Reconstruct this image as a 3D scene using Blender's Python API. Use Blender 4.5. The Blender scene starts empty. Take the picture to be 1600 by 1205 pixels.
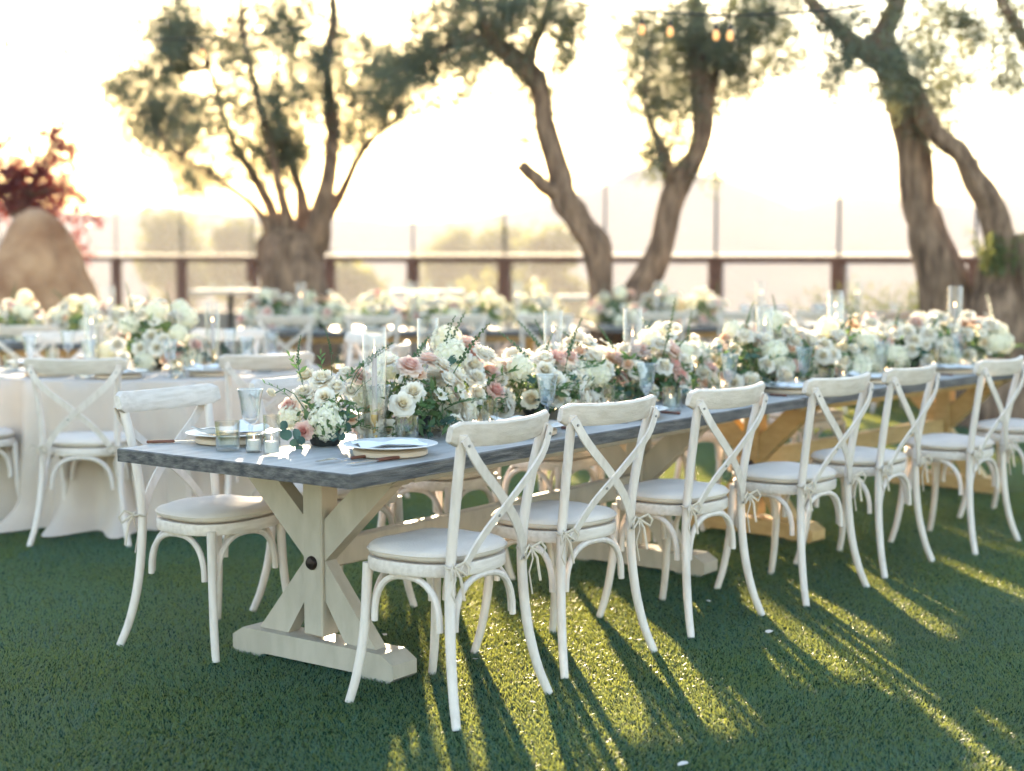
import bpy, math, random
import numpy as np
from mathutils import Vector, Matrix, Euler, noise
R = math.radians
random.seed(7)
rng = np.random.default_rng(7)
scene = bpy.context.scene
col = scene.collection

# ------------------------------------------------------------------ camera
CAM_H = 1.37; FPX = 2400.0; HZN = 400.0
PITCH = math.atan((602.5 - HZN) / FPX)
cam_d = bpy.data.cameras.new('camera'); cam = bpy.data.objects.new('camera', cam_d); col.objects.link(cam)
cam.location = (0, 0, CAM_H); cam.rotation_euler = (R(90) - PITCH, 0, 0)
cam_d.sensor_width = 36; cam_d.lens = 36 * FPX / 1600
cam_d.clip_start = .1; cam_d.clip_end = 6000
cam_d.dof.use_dof = True; cam_d.dof.focus_distance = 4.95; cam_d.dof.aperture_fstop = 1.6
scene.camera = cam
# ------------------------------------------------------------------ sky, sun, exposure
SUN_EL = R(8); SUN_AZ = R(-6.5)
SUN = Vector((math.sin(SUN_AZ) * math.cos(SUN_EL), math.cos(SUN_AZ) * math.cos(SUN_EL), math.sin(SUN_EL)))
world = bpy.data.worlds.new('World'); scene.world = world; world.use_nodes = True
wn = world.node_tree.nodes; wl = world.node_tree.links
sky = wn.new('ShaderNodeTexSky'); sky.sky_type = 'NISHITA'; sky.sun_disc = False
sky.sun_elevation = SUN_EL; sky.sun_rotation = SUN_AZ; sky.air_density = 1.0; sky.dust_density = .7; sky.ozone_density = 1.0
wn['Background'].inputs[1].default_value = .11
wl.new(sky.outputs[0], wn['Background'].inputs[0])
sun_d = bpy.data.lights.new('sun', 'SUN'); sun_d.energy = 5.0; sun_d.angle = R(.6); sun_d.color = (1, .80, .55)
sun = bpy.data.objects.new('sun', sun_d); col.objects.link(sun)
sun.rotation_euler = SUN.to_track_quat('Z', 'Y').to_euler(); sun.location = (-4, 30, 20)
vs = scene.view_settings
vs.view_transform = 'Standard'; vs.look = 'None'; vs.gamma = 1; vs.use_curve_mapping = False; vs.exposure = 3.3
cy = scene.cycles
cy.use_denoising = True; cy.max_bounces = 8; cy.diffuse_bounces = 4; cy.glossy_bounces = 3; cy.transmission_bounces = 4
cy.transparent_max_bounces = 24; cy.volume_bounces = 1; cy.caustics_reflective = False; cy.caustics_refractive = False
cy.sample_clamp_indirect = 6; cy.use_adaptive_sampling = True; cy.adaptive_threshold = .02

# ------------------------------------------------------------------ helpers
def at(u, v, Y):
    """world point at depth Y seen at photo position u, v (for measuring where a thing stands)"""
    x = (u - 800) / FPX; y = -(v - 602.5) / FPX
    d = Vector((x, math.cos(PITCH) + y * math.sin(PITCH), -math.sin(PITCH) + y * math.cos(PITCH)))
    return Vector((0, 0, CAM_H)) + d * (Y / d.y)
def gnd(u, v, z=0.0):
    x = (u - 800) / FPX; y = -(v - 602.5) / FPX
    d = Vector((x, math.cos(PITCH) + y * math.sin(PITCH), -math.sin(PITCH) + y * math.cos(PITCH)))
    return Vector((0, 0, CAM_H)) + d * ((z - CAM_H) / d.z)

class MB:
    def __init__(s): s.v = []; s.f = []
    def add(s, vs, fs):
        n = len(s.v); s.v += [tuple(p) for p in vs]; s.f += [tuple(i + n for i in f) for f in fs]
    def box(s, c, d, rot=None, bev=0.0):
        x, y, z = [k / 2 for k in d]
        if bev > 0:
            b = min(bev, x * .9, y * .9, z * .9); pts = []; fs = []
            for sx in (-1, 1):
                for sy in (-1, 1):
                    for sz in (-1, 1):
                        pts += [(sx * x, sy * (y - b), sz * (z - b)), (sx * (x - b), sy * y, sz * (z - b)), (sx * (x - b), sy * (y - b), sz * z)]
            I = lambda sx, sy, sz, a: ((sx > 0) * 4 + (sy > 0) * 2 + (sz > 0)) * 3 + a
            for q in (-1, 1):
                fs.append([I(q, -1, -1, 0), I(q, 1, -1, 0), I(q, 1, 1, 0), I(q, -1, 1, 0)][::q])
                fs.append([I(-1, q, -1, 1), I(-1, q, 1, 1), I(1, q, 1, 1), I(1, q, -1, 1)][::q])
                fs.append([I(-1, -1, q, 2), I(1, -1, q, 2), I(1, 1, q, 2), I(-1, 1, q, 2)][::q])
                for w in (-1, 1):
                    fs.append([I(q, w, -1, 0), I(q, w, 1, 0), I(q, w, 1, 1), I(q, w, -1, 1)])
                    fs.append([I(q, -1, w, 0), I(q, 1, w, 0), I(q, 1, w, 2), I(q, -1, w, 2)])
                    fs.append([I(-1, q, w, 1), I(1, q, w, 1), I(1, q, w, 2), I(-1, q, w, 2)])
                    for e in (-1, 1): fs.append([I(q, w, e, 0), I(q, w, e, 1), I(q, w, e, 2)])
        else:
            pts = [(a * x, b_ * y, e * z) for a in (-1, 1) for b_ in (-1, 1) for e in (-1, 1)]
            fs = [(0, 1, 3, 2), (4, 6, 7, 5), (0, 4, 5, 1), (2, 3, 7, 6), (0, 2, 6, 4), (1, 5, 7, 3)]
        M = rot or Matrix.Identity(3)
        s.add([M @ Vector(p) + Vector(c) for p in pts], fs)
    def beam(s, p, q, w, h, up=(0, 0, 1), bev=.004):
        p, q = Vector(p), Vector(q); d = q - p; x = d.normalized()
        y = Vector(up).cross(x).normalized(); z = x.cross(y)
        s.box((p + q) / 2, (d.length, w, h), Matrix((x, y, z)).transposed(), bev)
    def prism(s, poly, y0, y1):
        """poly in x,z; extruded along y"""
        n = len(poly)
        s.add([(x, y0, z) for x, z in poly] + [(x, y1, z) for x, z in poly],
              [tuple(range(n)), tuple(range(2 * n - 1, n - 1, -1))] + [(i, i + n, (i + 1) % n + n, (i + 1) % n) for i in range(n)])
    def tube(s, pts, rad, n=8, cap=True, flat=1.0):
        pts = [Vector(p) for p in pts]; m = len(pts)
        if not hasattr(rad, '__len__'): rad = [rad] * m
        vs = []; prev = None
        for i, p in enumerate(pts):
            t = (pts[min(i + 1, m - 1)] - pts[max(i - 1, 0)]).normalized()
            if prev is None:
                a = Vector((0, 0, 1)) if abs(t.z) < .9 else Vector((1, 0, 0)); u = t.cross(a).normalized()
            else: u = (prev - t * prev.dot(t)).normalized()
            prev = u; w = t.cross(u)
            for k in range(n):
                a = 2 * math.pi * k / n
                vs.append(p + (u * math.cos(a) + w * math.sin(a) * flat) * rad[i])
        fs = [(i * n + k, i * n + (k + 1) % n, (i + 1) * n + (k + 1) % n, (i + 1) * n + k) for i in range(m - 1) for k in range(n)]
        if cap: fs += [tuple(range(n - 1, -1, -1)), tuple(range((m - 1) * n, m * n))]
        s.add(vs, fs)
    def lathe(s, prof, n=20, c=(0, 0, 0), rib=0, amp=0.0):
        m = len(prof); vs = []; fs = []
        for r, z in prof:
            for k in range(n):
                a = 2 * math.pi * k / n; rr = r * (1 + (amp * (1 if k % 2 else -1) if rib else 0))
                vs.append((c[0] + rr * math.cos(a), c[1] + rr * math.sin(a), c[2] + z))
        for i in range(m - 1):
            for k in range(n): fs.append((i * n + k, i * n + (k + 1) % n, (i + 1) * n + (k + 1) % n, (i + 1) * n + k))
        s.add(vs, fs)
    def mesh(s, name, mat, smooth=True):
        me = bpy.data.meshes.new(name); me.from_pydata(s.v, [], s.f)
        if mat: me.materials.append(mat)
        me.polygons.foreach_set('use_smooth', [smooth] * len(me.polygons))
        if smooth:
            try: me.set_sharp_from_angle(angle=R(40))
            except Exception: pass
        me.update(); return me
    def build(s, name, mat, parent=None, smooth=True):
        return obj(name, s.mesh(name, mat, smooth), parent)

def obj(name, me, parent=None, loc=None, rot=None, sc=None):
    o = bpy.data.objects.new(name, me); col.objects.link(o)
    if parent: o.parent = parent
    if loc is not None: o.location = loc
    if rot is not None: o.rotation_euler = rot
    if sc is not None: o.scale = (sc, sc, sc) if not hasattr(sc, '__len__') else sc
    return o
def tag(o, label=None, cat=None, group=None, kind=None):
    if label: o['label'] = label
    if cat: o['category'] = cat
    if group: o['group'] = group
    if kind: o['kind'] = kind
    return o
def thing(name, label, cat, loc=(0, 0, 0), rz=0, group=None):
    o = bpy.data.objects.new(name, None); col.objects.link(o)
    o.location = loc; o.rotation_euler = (0, 0, rz); o.empty_display_size = .1
    return tag(o, label, cat, group)
def copy_tree(o, parent=None, skip=()):
    c = o.copy(); col.objects.link(c); c.parent = parent
    for ch in o.children:
        if ch.name.split('.')[0] not in skip: copy_tree(ch, c, skip)
    return c
def put(src, loc, rz, label, group=None, skip=(), used=set()):
    """first call uses the prototype itself, later ones copy it with its parts"""
    if src.name not in used: used.add(src.name); o = src
    else: o = copy_tree(src, None, skip)
    o.location = loc; o.rotation_euler = (0, 0, rz); o['label'] = label
    if group: o['group'] = group
    return o
def npmesh(name, V, Fq, mat, smooth=False):
    """V (n,3), Fq (m,k) numpy, k = 3 or 4"""
    me = bpy.data.meshes.new(name); n, (m, k) = len(V), Fq.shape
    me.vertices.add(n); me.vertices.foreach_set('co', V.astype(np.float32).ravel())
    me.loops.add(m * k); me.loops.foreach_set('vertex_index', Fq.astype(np.int32).ravel())
    me.polygons.add(m); me.polygons.foreach_set('loop_start', np.arange(0, m * k, k, dtype=np.int32))
    me.polygons.foreach_set('loop_total', np.full(m, k, dtype=np.int32))
    me.materials.append(mat); me.polygons.foreach_set('use_smooth', [smooth] * m)
    me.update(calc_edges=True); return me

# ------------------------------------------------------------------ materials
def mat(name, c1, c2=None, rough=.6, scale=8.0, stretch=(1, 1, 1), bump=0.0, bscale=None, trans=0.0, tcol=None, metal=0.0, rnd=0.0, spec=.4, lo=.35, hi=.65, detail=5, c3=None, island=False, world=False, bdist=.01):
    m = bpy.data.materials.new(name); m.use_nodes = True; nt = m.node_tree; N = nt.nodes; L = nt.links
    bs = N['Principled BSDF']; out = N['Material Output']
    bs.inputs['Roughness'].default_value = rough; bs.inputs['Metallic'].default_value = metal
    bs.inputs['Specular IOR Level'].default_value = spec
    tc = N.new('ShaderNodeTexCoord'); mp = N.new('ShaderNodeMapping'); mp.inputs['Scale'].default_value = stretch
    L.new(tc.outputs['Object'], mp.inputs[0])
    if rnd > 0 and not island:
        oo = N.new('ShaderNodeObjectInfo'); om = N.new('ShaderNodeMath'); om.operation = 'MULTIPLY'; om.inputs[1].default_value = 40; L.new(oo.outputs['Random'], om.inputs[0]); L.new(om.outputs[0], mp.inputs['Location'])
    if world:
        gp = N.new('ShaderNodeNewGeometry'); L.new(gp.outputs['Position'], mp.inputs[0])
    c2 = c2 or c1
    nz = N.new('ShaderNodeTexNoise'); nz.inputs['Scale'].default_value = scale; nz.inputs['Detail'].default_value = detail
    L.new(mp.outputs[0], nz.inputs['Vector'])
    cr = N.new('ShaderNodeValToRGB'); cr.color_ramp.elements[0].position = lo; cr.color_ramp.elements[1].position = hi
    cr.color_ramp.elements[0].color = (*c1, 1); cr.color_ramp.elements[1].color = (*c2, 1)
    if c3:
        e = cr.color_ramp.elements.new(min(hi + .12, .98)); e.color = (*c3, 1)
    L.new(nz.outputs[0], cr.inputs[0]); cs = cr.outputs[0]
    if rnd > 0 or island:
        if island:
            gi = N.new('ShaderNodeNewGeometry'); rs = gi.outputs['Random Per Island']
        else:
            oi = N.new('ShaderNodeObjectInfo'); rs = oi.outputs['Random']
        mr = N.new('ShaderNodeMapRange'); mr.inputs['To Min'].default_value = 1 - rnd; mr.inputs['To Max'].default_value = 1 + rnd
        L.new(rs, mr.inputs[0])
        mx = N.new('ShaderNodeVectorMath'); mx.operation = 'SCALE'; L.new(cs, mx.inputs[0]); L.new(mr.outputs[0], mx.inputs['Scale']); cs = mx.outputs[0]
    L.new(cs, bs.inputs['Base Color'])
    if bump > 0:
        n2 = N.new('ShaderNodeTexNoise'); n2.inputs['Scale'].default_value = bscale or scale * 3; n2.inputs['Detail'].default_value = 6
        L.new(mp.outputs[0], n2.inputs['Vector'])
        bp = N.new('ShaderNodeBump'); bp.inputs['Strength'].default_value = bump; bp.inputs['Distance'].default_value = bdist
        L.new(n2.outputs[0], bp.inputs['Height']); L.new(bp.outputs[0], bs.inputs['Normal'])
    if trans > 0:
        tr = N.new('ShaderNodeBsdfTranslucent'); ms = N.new('ShaderNodeMixShader'); ms.inputs[0].default_value = trans
        if tcol: tr.inputs[0].default_value = (*tcol, 1)
        else: L.new(cs, tr.inputs[0])
        L.new(bs.outputs[0], ms.inputs[1]); L.new(tr.outputs[0], ms.inputs[2]); L.new(ms.outputs[0], out.inputs[0])
    return m
def glass(name, tint=(.97, .98, .98), base=.05, edge=.55, rough=.03, haze=0.0, hcol=(.9, .9, .88)):
    m = bpy.data.materials.new(name); m.use_nodes = True; N = m.node_tree.nodes; L = m.node_tree.links
    N.remove(N['Principled BSDF']); out = N['Material Output']
    lw = N.new('ShaderNodeLayerWeight'); lw.inputs[0].default_value = .35
    mr = N.new('ShaderNodeMapRange'); mr.inputs['To Min'].default_value = base; mr.inputs['To Max'].default_value = edge; L.new(lw.outputs['Facing'], mr.inputs[0])
    tr = N.new('ShaderNodeBsdfTransparent'); tr.inputs[0].default_value = (*tint, 1)
    gl = N.new('ShaderNodeBsdfGlossy'); gl.inputs['Roughness'].default_value = rough
    ms = N.new('ShaderNodeMixShader'); L.new(mr.outputs[0], ms.inputs[0]); L.new(tr.outputs[0], ms.inputs[1]); L.new(gl.outputs[0], ms.inputs[2])
    last = ms
    if haze > 0:
        tl = N.new('ShaderNodeBsdfTranslucent'); tl.inputs[0].default_value = (*hcol, 1)
        m2 = N.new('ShaderNodeMixShader'); m2.inputs[0].default_value = haze; L.new(ms.outputs[0], m2.inputs[1]); L.new(tl.outputs[0], m2.inputs[2]); last = m2
    L.new(last.outputs[0], out.inputs[0]); return m
def emit(name, c, s):
    m = bpy.data.materials.new(name); m.use_nodes = True; b = m.node_tree.nodes['Principled BSDF']
    b.inputs['Base Color'].default_value = (*c, 1); b.inputs['Emission Color'].default_value = (*c, 1); b.inputs['Emission Strength'].default_value = s
    return m
M = {}
M['chair'] = mat('whitewashed_wood', (.57, .495, .445), (.69, .615, .565), rough=.62, scale=9, stretch=(6, 6, 1), bump=.25, bscale=40, rnd=.05, lo=.25, hi=.6)
M['chair_rail'] = mat('whitewashed_rail_wood', (.56, .485, .425), (.68, .605, .55), rough=.62, scale=9, stretch=(1.2, 8, 8), bump=.3, bscale=40, rnd=.05, lo=.3, hi=.6)
M['screw'] = mat('dull_screw', (.22, .21, .2), rough=.4, metal=.8)
M['linen'] = mat('linen_cushion', (.60, .52, .45), (.69, .605, .535), rough=.9, scale=5, bump=.3, bscale=160, spec=.15, rnd=.05)
M['tie'] = mat('linen_tie', (.50, .43, .35), (.58, .50, .42), rough=.9, scale=30, spec=.1)
M['cloth'] = mat('linen_tablecloth', (.58, .49, .42), (.64, .55, .48), rough=.9, scale=3, bump=.15, bscale=220, trans=.12, spec=.1)
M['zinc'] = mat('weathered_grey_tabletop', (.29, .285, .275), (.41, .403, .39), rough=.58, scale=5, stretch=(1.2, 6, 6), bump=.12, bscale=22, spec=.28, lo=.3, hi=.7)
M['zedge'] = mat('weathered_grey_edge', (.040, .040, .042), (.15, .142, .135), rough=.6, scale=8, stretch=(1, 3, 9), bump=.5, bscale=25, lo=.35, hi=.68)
M['trestle'] = mat('beige_painted_trestle', (.395, .35, .285), (.46, .41, .34), rough=.55, scale=7, stretch=(3, 3, 1), bump=.12, bscale=40)
M['trestle2'] = mat('bounce_lit_trestle', (.46, .31, .13), (.55, .38, .18), rough=.55, scale=6, stretch=(2, 2, 6), bump=.12, bscale=40)  # warm light bounced from sunlit surfaces, painted into the trestle colour
M['bolt'] = mat('dark_bolt', (.03, .022, .02), rough=.4, metal=.6)
M['turf'] = mat('turf_backing', (.010, .028, .012), (.018, .045, .02), rough=.9, scale=3, spec=.05)
M['blade'] = mat('turf_blade', (.003, .062, .066), (.008, .105, .098), rough=.42, scale=1.1, world=True, lo=.3, hi=.7, trans=.37, tcol=(.43, .46, .07), spec=.4, rnd=.35, island=True)
M['bark'] = mat('olive_bark', (.075, .048, .034), (.30, .20, .14), rough=.9, scale=8, stretch=(2, 2, .5), bump=1, bscale=7, spec=.1, lo=.3, hi=.7, bdist=.05)
M['olive'] = mat('olive_leaf', (.075, .095, .072), (.14, .165, .13), rough=.5, scale=1.5, trans=.36, tcol=(.28, .28, .13), rnd=.3, island=True)
M['redleaf'] = mat('plum_leaf', (.045, .014, .020), (.17, .035, .028), rough=.5, scale=1.2, trans=.35, tcol=(.34, .06, .035), rnd=.3, island=True)
M['shrub'] = mat('shrub_leaf', (.05, .08, .03), (.10, .13, .05), rough=.6, scale=2, trans=.35, tcol=(.24, .25, .06), rnd=.3, island=True)
M['fartree'] = mat('far_tree_leaf', (.045, .07, .025), (.09, .11, .04), rough=.6, scale=.4, trans=.4, tcol=(.24, .24, .05), rnd=.3, island=True)
M['fence'] = mat('brown_fence_wood', (.10, .036, .020), (.17, .070, .042), rough=.6, scale=6, stretch=(1, 1, 4), bump=.2)
M['pole'] = mat('dark_metal_pole', (.05, .045, .04), rough=.5, metal=.4)
M['pane'] = glass('hazy_glass_pane', (.97, .96, .95), base=.015, edge=.12, rough=.1, haze=.04, hcol=(.85, .80, .76))
M['frost'] = glass('frosted_strip', (.9, .9, .88), base=.02, edge=.1, rough=.2, haze=.15, hcol=(.9, .86, .80))
M['stone'] = mat('low_stone_wall', (.20, .16, .13), (.32, .27, .22), rough=.9, scale=3, bump=.5)
M['boulder'] = mat('sandstone_boulder', (.26, .125, .065), (.46, .27, .155), rough=.9, scale=2.6, bump=1, bscale=6, lo=.38, hi=.62, detail=10, bdist=.06)
M['hill'] = mat('dry_hills', (.10, .085, .06), (.16, .13, .09), rough=1, scale=.02, spec=0)
M['valley'] = mat('valley_ground', (.14, .13, .07), (.20, .18, .10), rough=1, scale=.03, spec=0)
M['glass'] = glass('clear_glass', (.97, .985, .985), base=.05, edge=.62)
M['crystal'] = glass('cut_crystal', (.965, .98, .985), base=.05, edge=.75, rough=.05)
M['water'] = glass('water', (.90, .94, .96), base=.03, edge=.35)
M['wax'] = mat('white_wax', (.80, .78, .74), rough=.5, trans=.25)
M['mauve'] = mat('mauve_taper_wax', (.42, .34, .34), rough=.5)
M['brass'] = mat('brass', (.55, .38, .14), rough=.3, metal=1)
M['flame'] = emit('candle_flame', (1, .6, .3), 2.5)
M['bulb'] = emit('warm_bulb', (1, .45, .16), .10)
M['china'] = mat('white_china', (.80, .79, .77), rough=.25, spec=.5)
M['charger'] = mat('tan_charger', (.50, .40, .30), (.58, .47, .36), rough=.5, scale=10)
M['napkin'] = mat('white_napkin', (.74, .73, .73), (.80, .79, .79), rough=.9, scale=8, bump=.15, bscale=120, spec=.1)
M['steel'] = mat('steel', (.6, .6, .6), rough=.25, metal=1)
M['handle'] = mat('brown_handle', (.10, .035, .02), (.17, .06, .035), rough=.4, scale=20)
M['bowl'] = mat('dark_bowl', (.025, .028, .028), rough=.5)
def petal_mat(name, heart, mid, outer, trans=.5, rnd=.03):
    """petal colour deepens towards the heart of the bloom (blooms are unit size round their own axis)"""
    m = bpy.data.materials.new(name); m.use_nodes = True; N = m.node_tree.nodes; L = m.node_tree.links; bs = N['Principled BSDF']; out = N['Material Output']
    bs.inputs['Roughness'].default_value = .6; bs.inputs['Specular IOR Level'].default_value = .2
    tc = N.new('ShaderNodeTexCoord'); mu = N.new('ShaderNodeVectorMath'); mu.operation = 'MULTIPLY'; mu.inputs[1].default_value = (1, 1, .55); L.new(tc.outputs['Object'], mu.inputs[0])
    ln = N.new('ShaderNodeVectorMath'); ln.operation = 'LENGTH'; L.new(mu.outputs[0], ln.inputs[0])
    nz = N.new('ShaderNodeTexNoise'); nz.inputs['Scale'].default_value = 5; L.new(tc.outputs['Object'], nz.inputs['Vector'])
    ad = N.new('ShaderNodeMath'); ad.operation = 'MULTIPLY_ADD'; L.new(nz.outputs[0], ad.inputs[0]); ad.inputs[1].default_value = .25; L.new(ln.outputs['Value'], ad.inputs[2])
    cr = N.new('ShaderNodeValToRGB'); e = cr.color_ramp.elements; e[0].position = .18; e[0].color = (*heart, 1); e[1].position = .95; e[1].color = (*outer, 1); q = e.new(.52); q.color = (*mid, 1); L.new(ad.outputs[0], cr.inputs[0])
    oi = N.new('ShaderNodeObjectInfo'); mr = N.new('ShaderNodeMapRange'); mr.inputs['To Min'].default_value = 1 - rnd; mr.inputs['To Max'].default_value = 1 + rnd; L.new(oi.outputs['Random'], mr.inputs[0])
    sc_ = N.new('ShaderNodeVectorMath'); sc_.operation = 'SCALE'; L.new(cr.outputs[0], sc_.inputs[0]); L.new(mr.outputs[0], sc_.inputs['Scale'])
    tr = N.new('ShaderNodeBsdfTranslucent'); ms = N.new('ShaderNodeMixShader'); ms.inputs[0].default_value = trans
    L.new(sc_.outputs[0], bs.inputs['Base Color']); L.new(sc_.outputs[0], tr.inputs[0]); L.new(bs.outputs[0], ms.inputs[1]); L.new(tr.outputs[0], ms.inputs[2]); L.new(ms.outputs[0], out.inputs[0])
    return m
M['white'] = petal_mat('white_petal', (.82, .70, .45), (.89, .82, .68), (.92, .88, .81))
M['cream'] = petal_mat('cream_petal', (.78, .58, .32), (.84, .73, .52), (.88, .82, .68))
M['hyd'] = mat('hydrangea_petal', (.80, .80, .55), (.92, .88, .77), rough=.6, scale=6, trans=.5, spec=.2, lo=.3, hi=.55)
M['blush'] = petal_mat('blush_petal', (.74, .34, .29), (.84, .59, .51), (.89, .75, .67))
M['pink'] = petal_mat('coral_pink_petal', (.74, .26, .22), (.84, .50, .43), (.88, .66, .58))
M['peach'] = petal_mat('peach_petal', (.78, .36, .18), (.84, .55, .36), (.87, .68, .52))
M['eye'] = mat('dark_flower_eye', (.06, .07, .03), (.16, .14, .04), rough=.8, scale=60)
M['leaf'] = mat('green_leaf', (.045, .10, .035), (.085, .16, .065), rough=.4, scale=9, trans=.32, tcol=(.18, .32, .08), rnd=.25)
M['euc'] = mat('eucalyptus_leaf', (.055, .115, .105), (.085, .155, .14), rough=.55, scale=9, trans=.22, tcol=(.10, .20, .12), rnd=.15)
M['fill'] = mat('small_greenery', (.045, .095, .04), (.095, .165, .075), rough=.5, scale=9, trans=.32, tcol=(.20, .30, .09), rnd=.35, island=True)
M['stem'] = mat('flower_stem', (.05, .11, .04), rough=.5)
M['tabletop_white'] = mat('white_table_top', (.50, .47, .42), rough=.85, spec=.1)
M['petal_dry'] = mat('fallen_petal', (.72, .66, .60), rough=.8, trans=.2)

# ------------------------------------------------------------------ ground, valley, hills
FY0 = 17.0
def fence_xy(k): return Vector(((721.9 - 184.06 * k) / FPX * FY0, FY0 * (1 + .05744 * k)))
m = MB(); m.add([(-14, .5, 0), (14, .5, 0), (14, 16.6, 0), (-14, 32.5, 0)], [(0, 1, 2, 3)])
g = m.build('ground', M['turf'], smooth=False); tag(g, kind='structure')
# valley floor and hills: one terrain sheet from below the terrace to the horizon
def ridge(az):
    u = 800 + FPX * math.tan(az)
    xs = [-900, -200, 150, 280, 420, 600, 800, 945, 1000, 1137, 1249, 1277, 1360, 1411, 1518, 1600, 1800, 2600]
    ys = [300, 310, 330, 318, 335, 350, 330, 297, 270, 283, 322, 304, 303, 312, 326, 305, 280, 320]
    return (HZN - np.interp(u, xs, ys)) / FPX
V = []; F = []
rad = [10, 22, 40, 80, 160, 320, 480, 560, 640, 720, 800, 880, 960, 1040, 1200, 1500]; na = 160
for i, r in enumerate(rad):
    for j in range(na + 1):
        az = R(-70 + 140 * j / na); x, y = r * math.sin(az), r * math.cos(az)
        if r < 30: z = -1.5
        elif r < 500: z = -1.5 - 22 * min(1, (r - 30) / 200)
        else:
            zt = ridge(az) * 900
            prof = max(0, 1 - abs(r - 900) / 400)
            prof = prof * prof * (3 - 2 * prof)
            z = -23.5 + (zt + CAM_H + 23.5) * prof + 7 * noise.noise(Vector((x * .008, y * .008, 1))) * prof + 3 * noise.noise(Vector((x * .03, y * .03, 5))) * prof
        V.append((x, y, z))
for i in range(len(rad) - 1):
    for j in range(na):
        a = i * (na + 1) + j; F.append((a, a + 1, a + na + 2, a + na + 1))
m = MB(); m.add(V, F); g = m.build('terrain', M['hill']); tag(g, kind='structure')

# artificial turf: one tile of blades repeated over the lawn
def turf():
    T = .5; n = 6500
    p = rng.random((n, 2)) * T - T / 2; ang = rng.random(n) * 2 * np.pi; h = .006 + .009 * rng.random(n)
    lean = rng.normal(0, .0065, (n, 2)); lean[:, 0] += .003
    w = .0009 + .0008 * rng.random(n)
    dx = np.stack([np.cos(ang) * w, np.sin(ang) * w, np.zeros(n)], 1)
    b = np.concatenate([p, np.zeros((n, 1))], 1); mid = b + np.concatenate([lean * .45, (h * .62)[:, None]], 1)
    tip = b + np.concatenate([lean * 1.25, h[:, None]], 1)
    Vv = np.stack([b - dx, b + dx, mid + dx * .9, mid - dx * .9, tip], 1).reshape(-1, 3)
    base = np.arange(n)[:, None] * 5
    Ft = np.concatenate([base + [0, 1, 2], base + [0, 2, 3], base + [3, 2, 4]], 0)
    me = npmesh('turf_grass', Vv, Ft, M['blade'])
    o = obj('turf_grass', me, loc=(0, 11.5, .002)); tag(o, 'short green artificial turf covering the lawn', 'turf', kind='stuff')
    ng = bpy.data.node_groups.new('turf_spread', 'GeometryNodeTree')
    ng.interface.new_socket('Geometry', in_out='INPUT', socket_type='NodeSocketGeometry'); ng.interface.new_socket('Geometry', in_out='OUTPUT', socket_type='NodeSocketGeometry')
    N = ng.nodes; L = ng.links; gi = N.new('NodeGroupInput'); go = N.new('NodeGroupOutput')
    gr = N.new('GeometryNodeMeshGrid'); sx, sy = 24, 16
    gr.inputs['Size X'].default_value = sx; gr.inputs['Size Y'].default_value = sy
    gr.inputs['Vertices X'].default_value = int(sx / T) + 1; gr.inputs['Vertices Y'].default_value = int(sy / T) + 1
    ip = N.new('GeometryNodeInstanceOnPoints'); rv = N.new('FunctionNodeRandomValue'); rv.data_type = 'INT'
    rv.inputs[4].default_value = 0; rv.inputs[5].default_value = 3
    mu = N.new('ShaderNodeMath'); mu.operation = 'MULTIPLY'; mu.inputs[1].default_value = math.pi / 2
    cx = N.new('ShaderNodeCombineXYZ')
    L.new(rv.outputs[2], mu.inputs[0]); L.new(mu.outputs[0], cx.inputs['Z'])
    L.new(gr.outputs[0], ip.inputs['Points']); L.new(gi.outputs[0], ip.inputs['Instance']); L.new(cx.outputs[0], ip.inputs['Rotation']); L.new(ip.outputs[0], go.inputs[0])
    md = o.modifiers.new('spread', 'NODES'); md.node_group = ng
turf()

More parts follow.
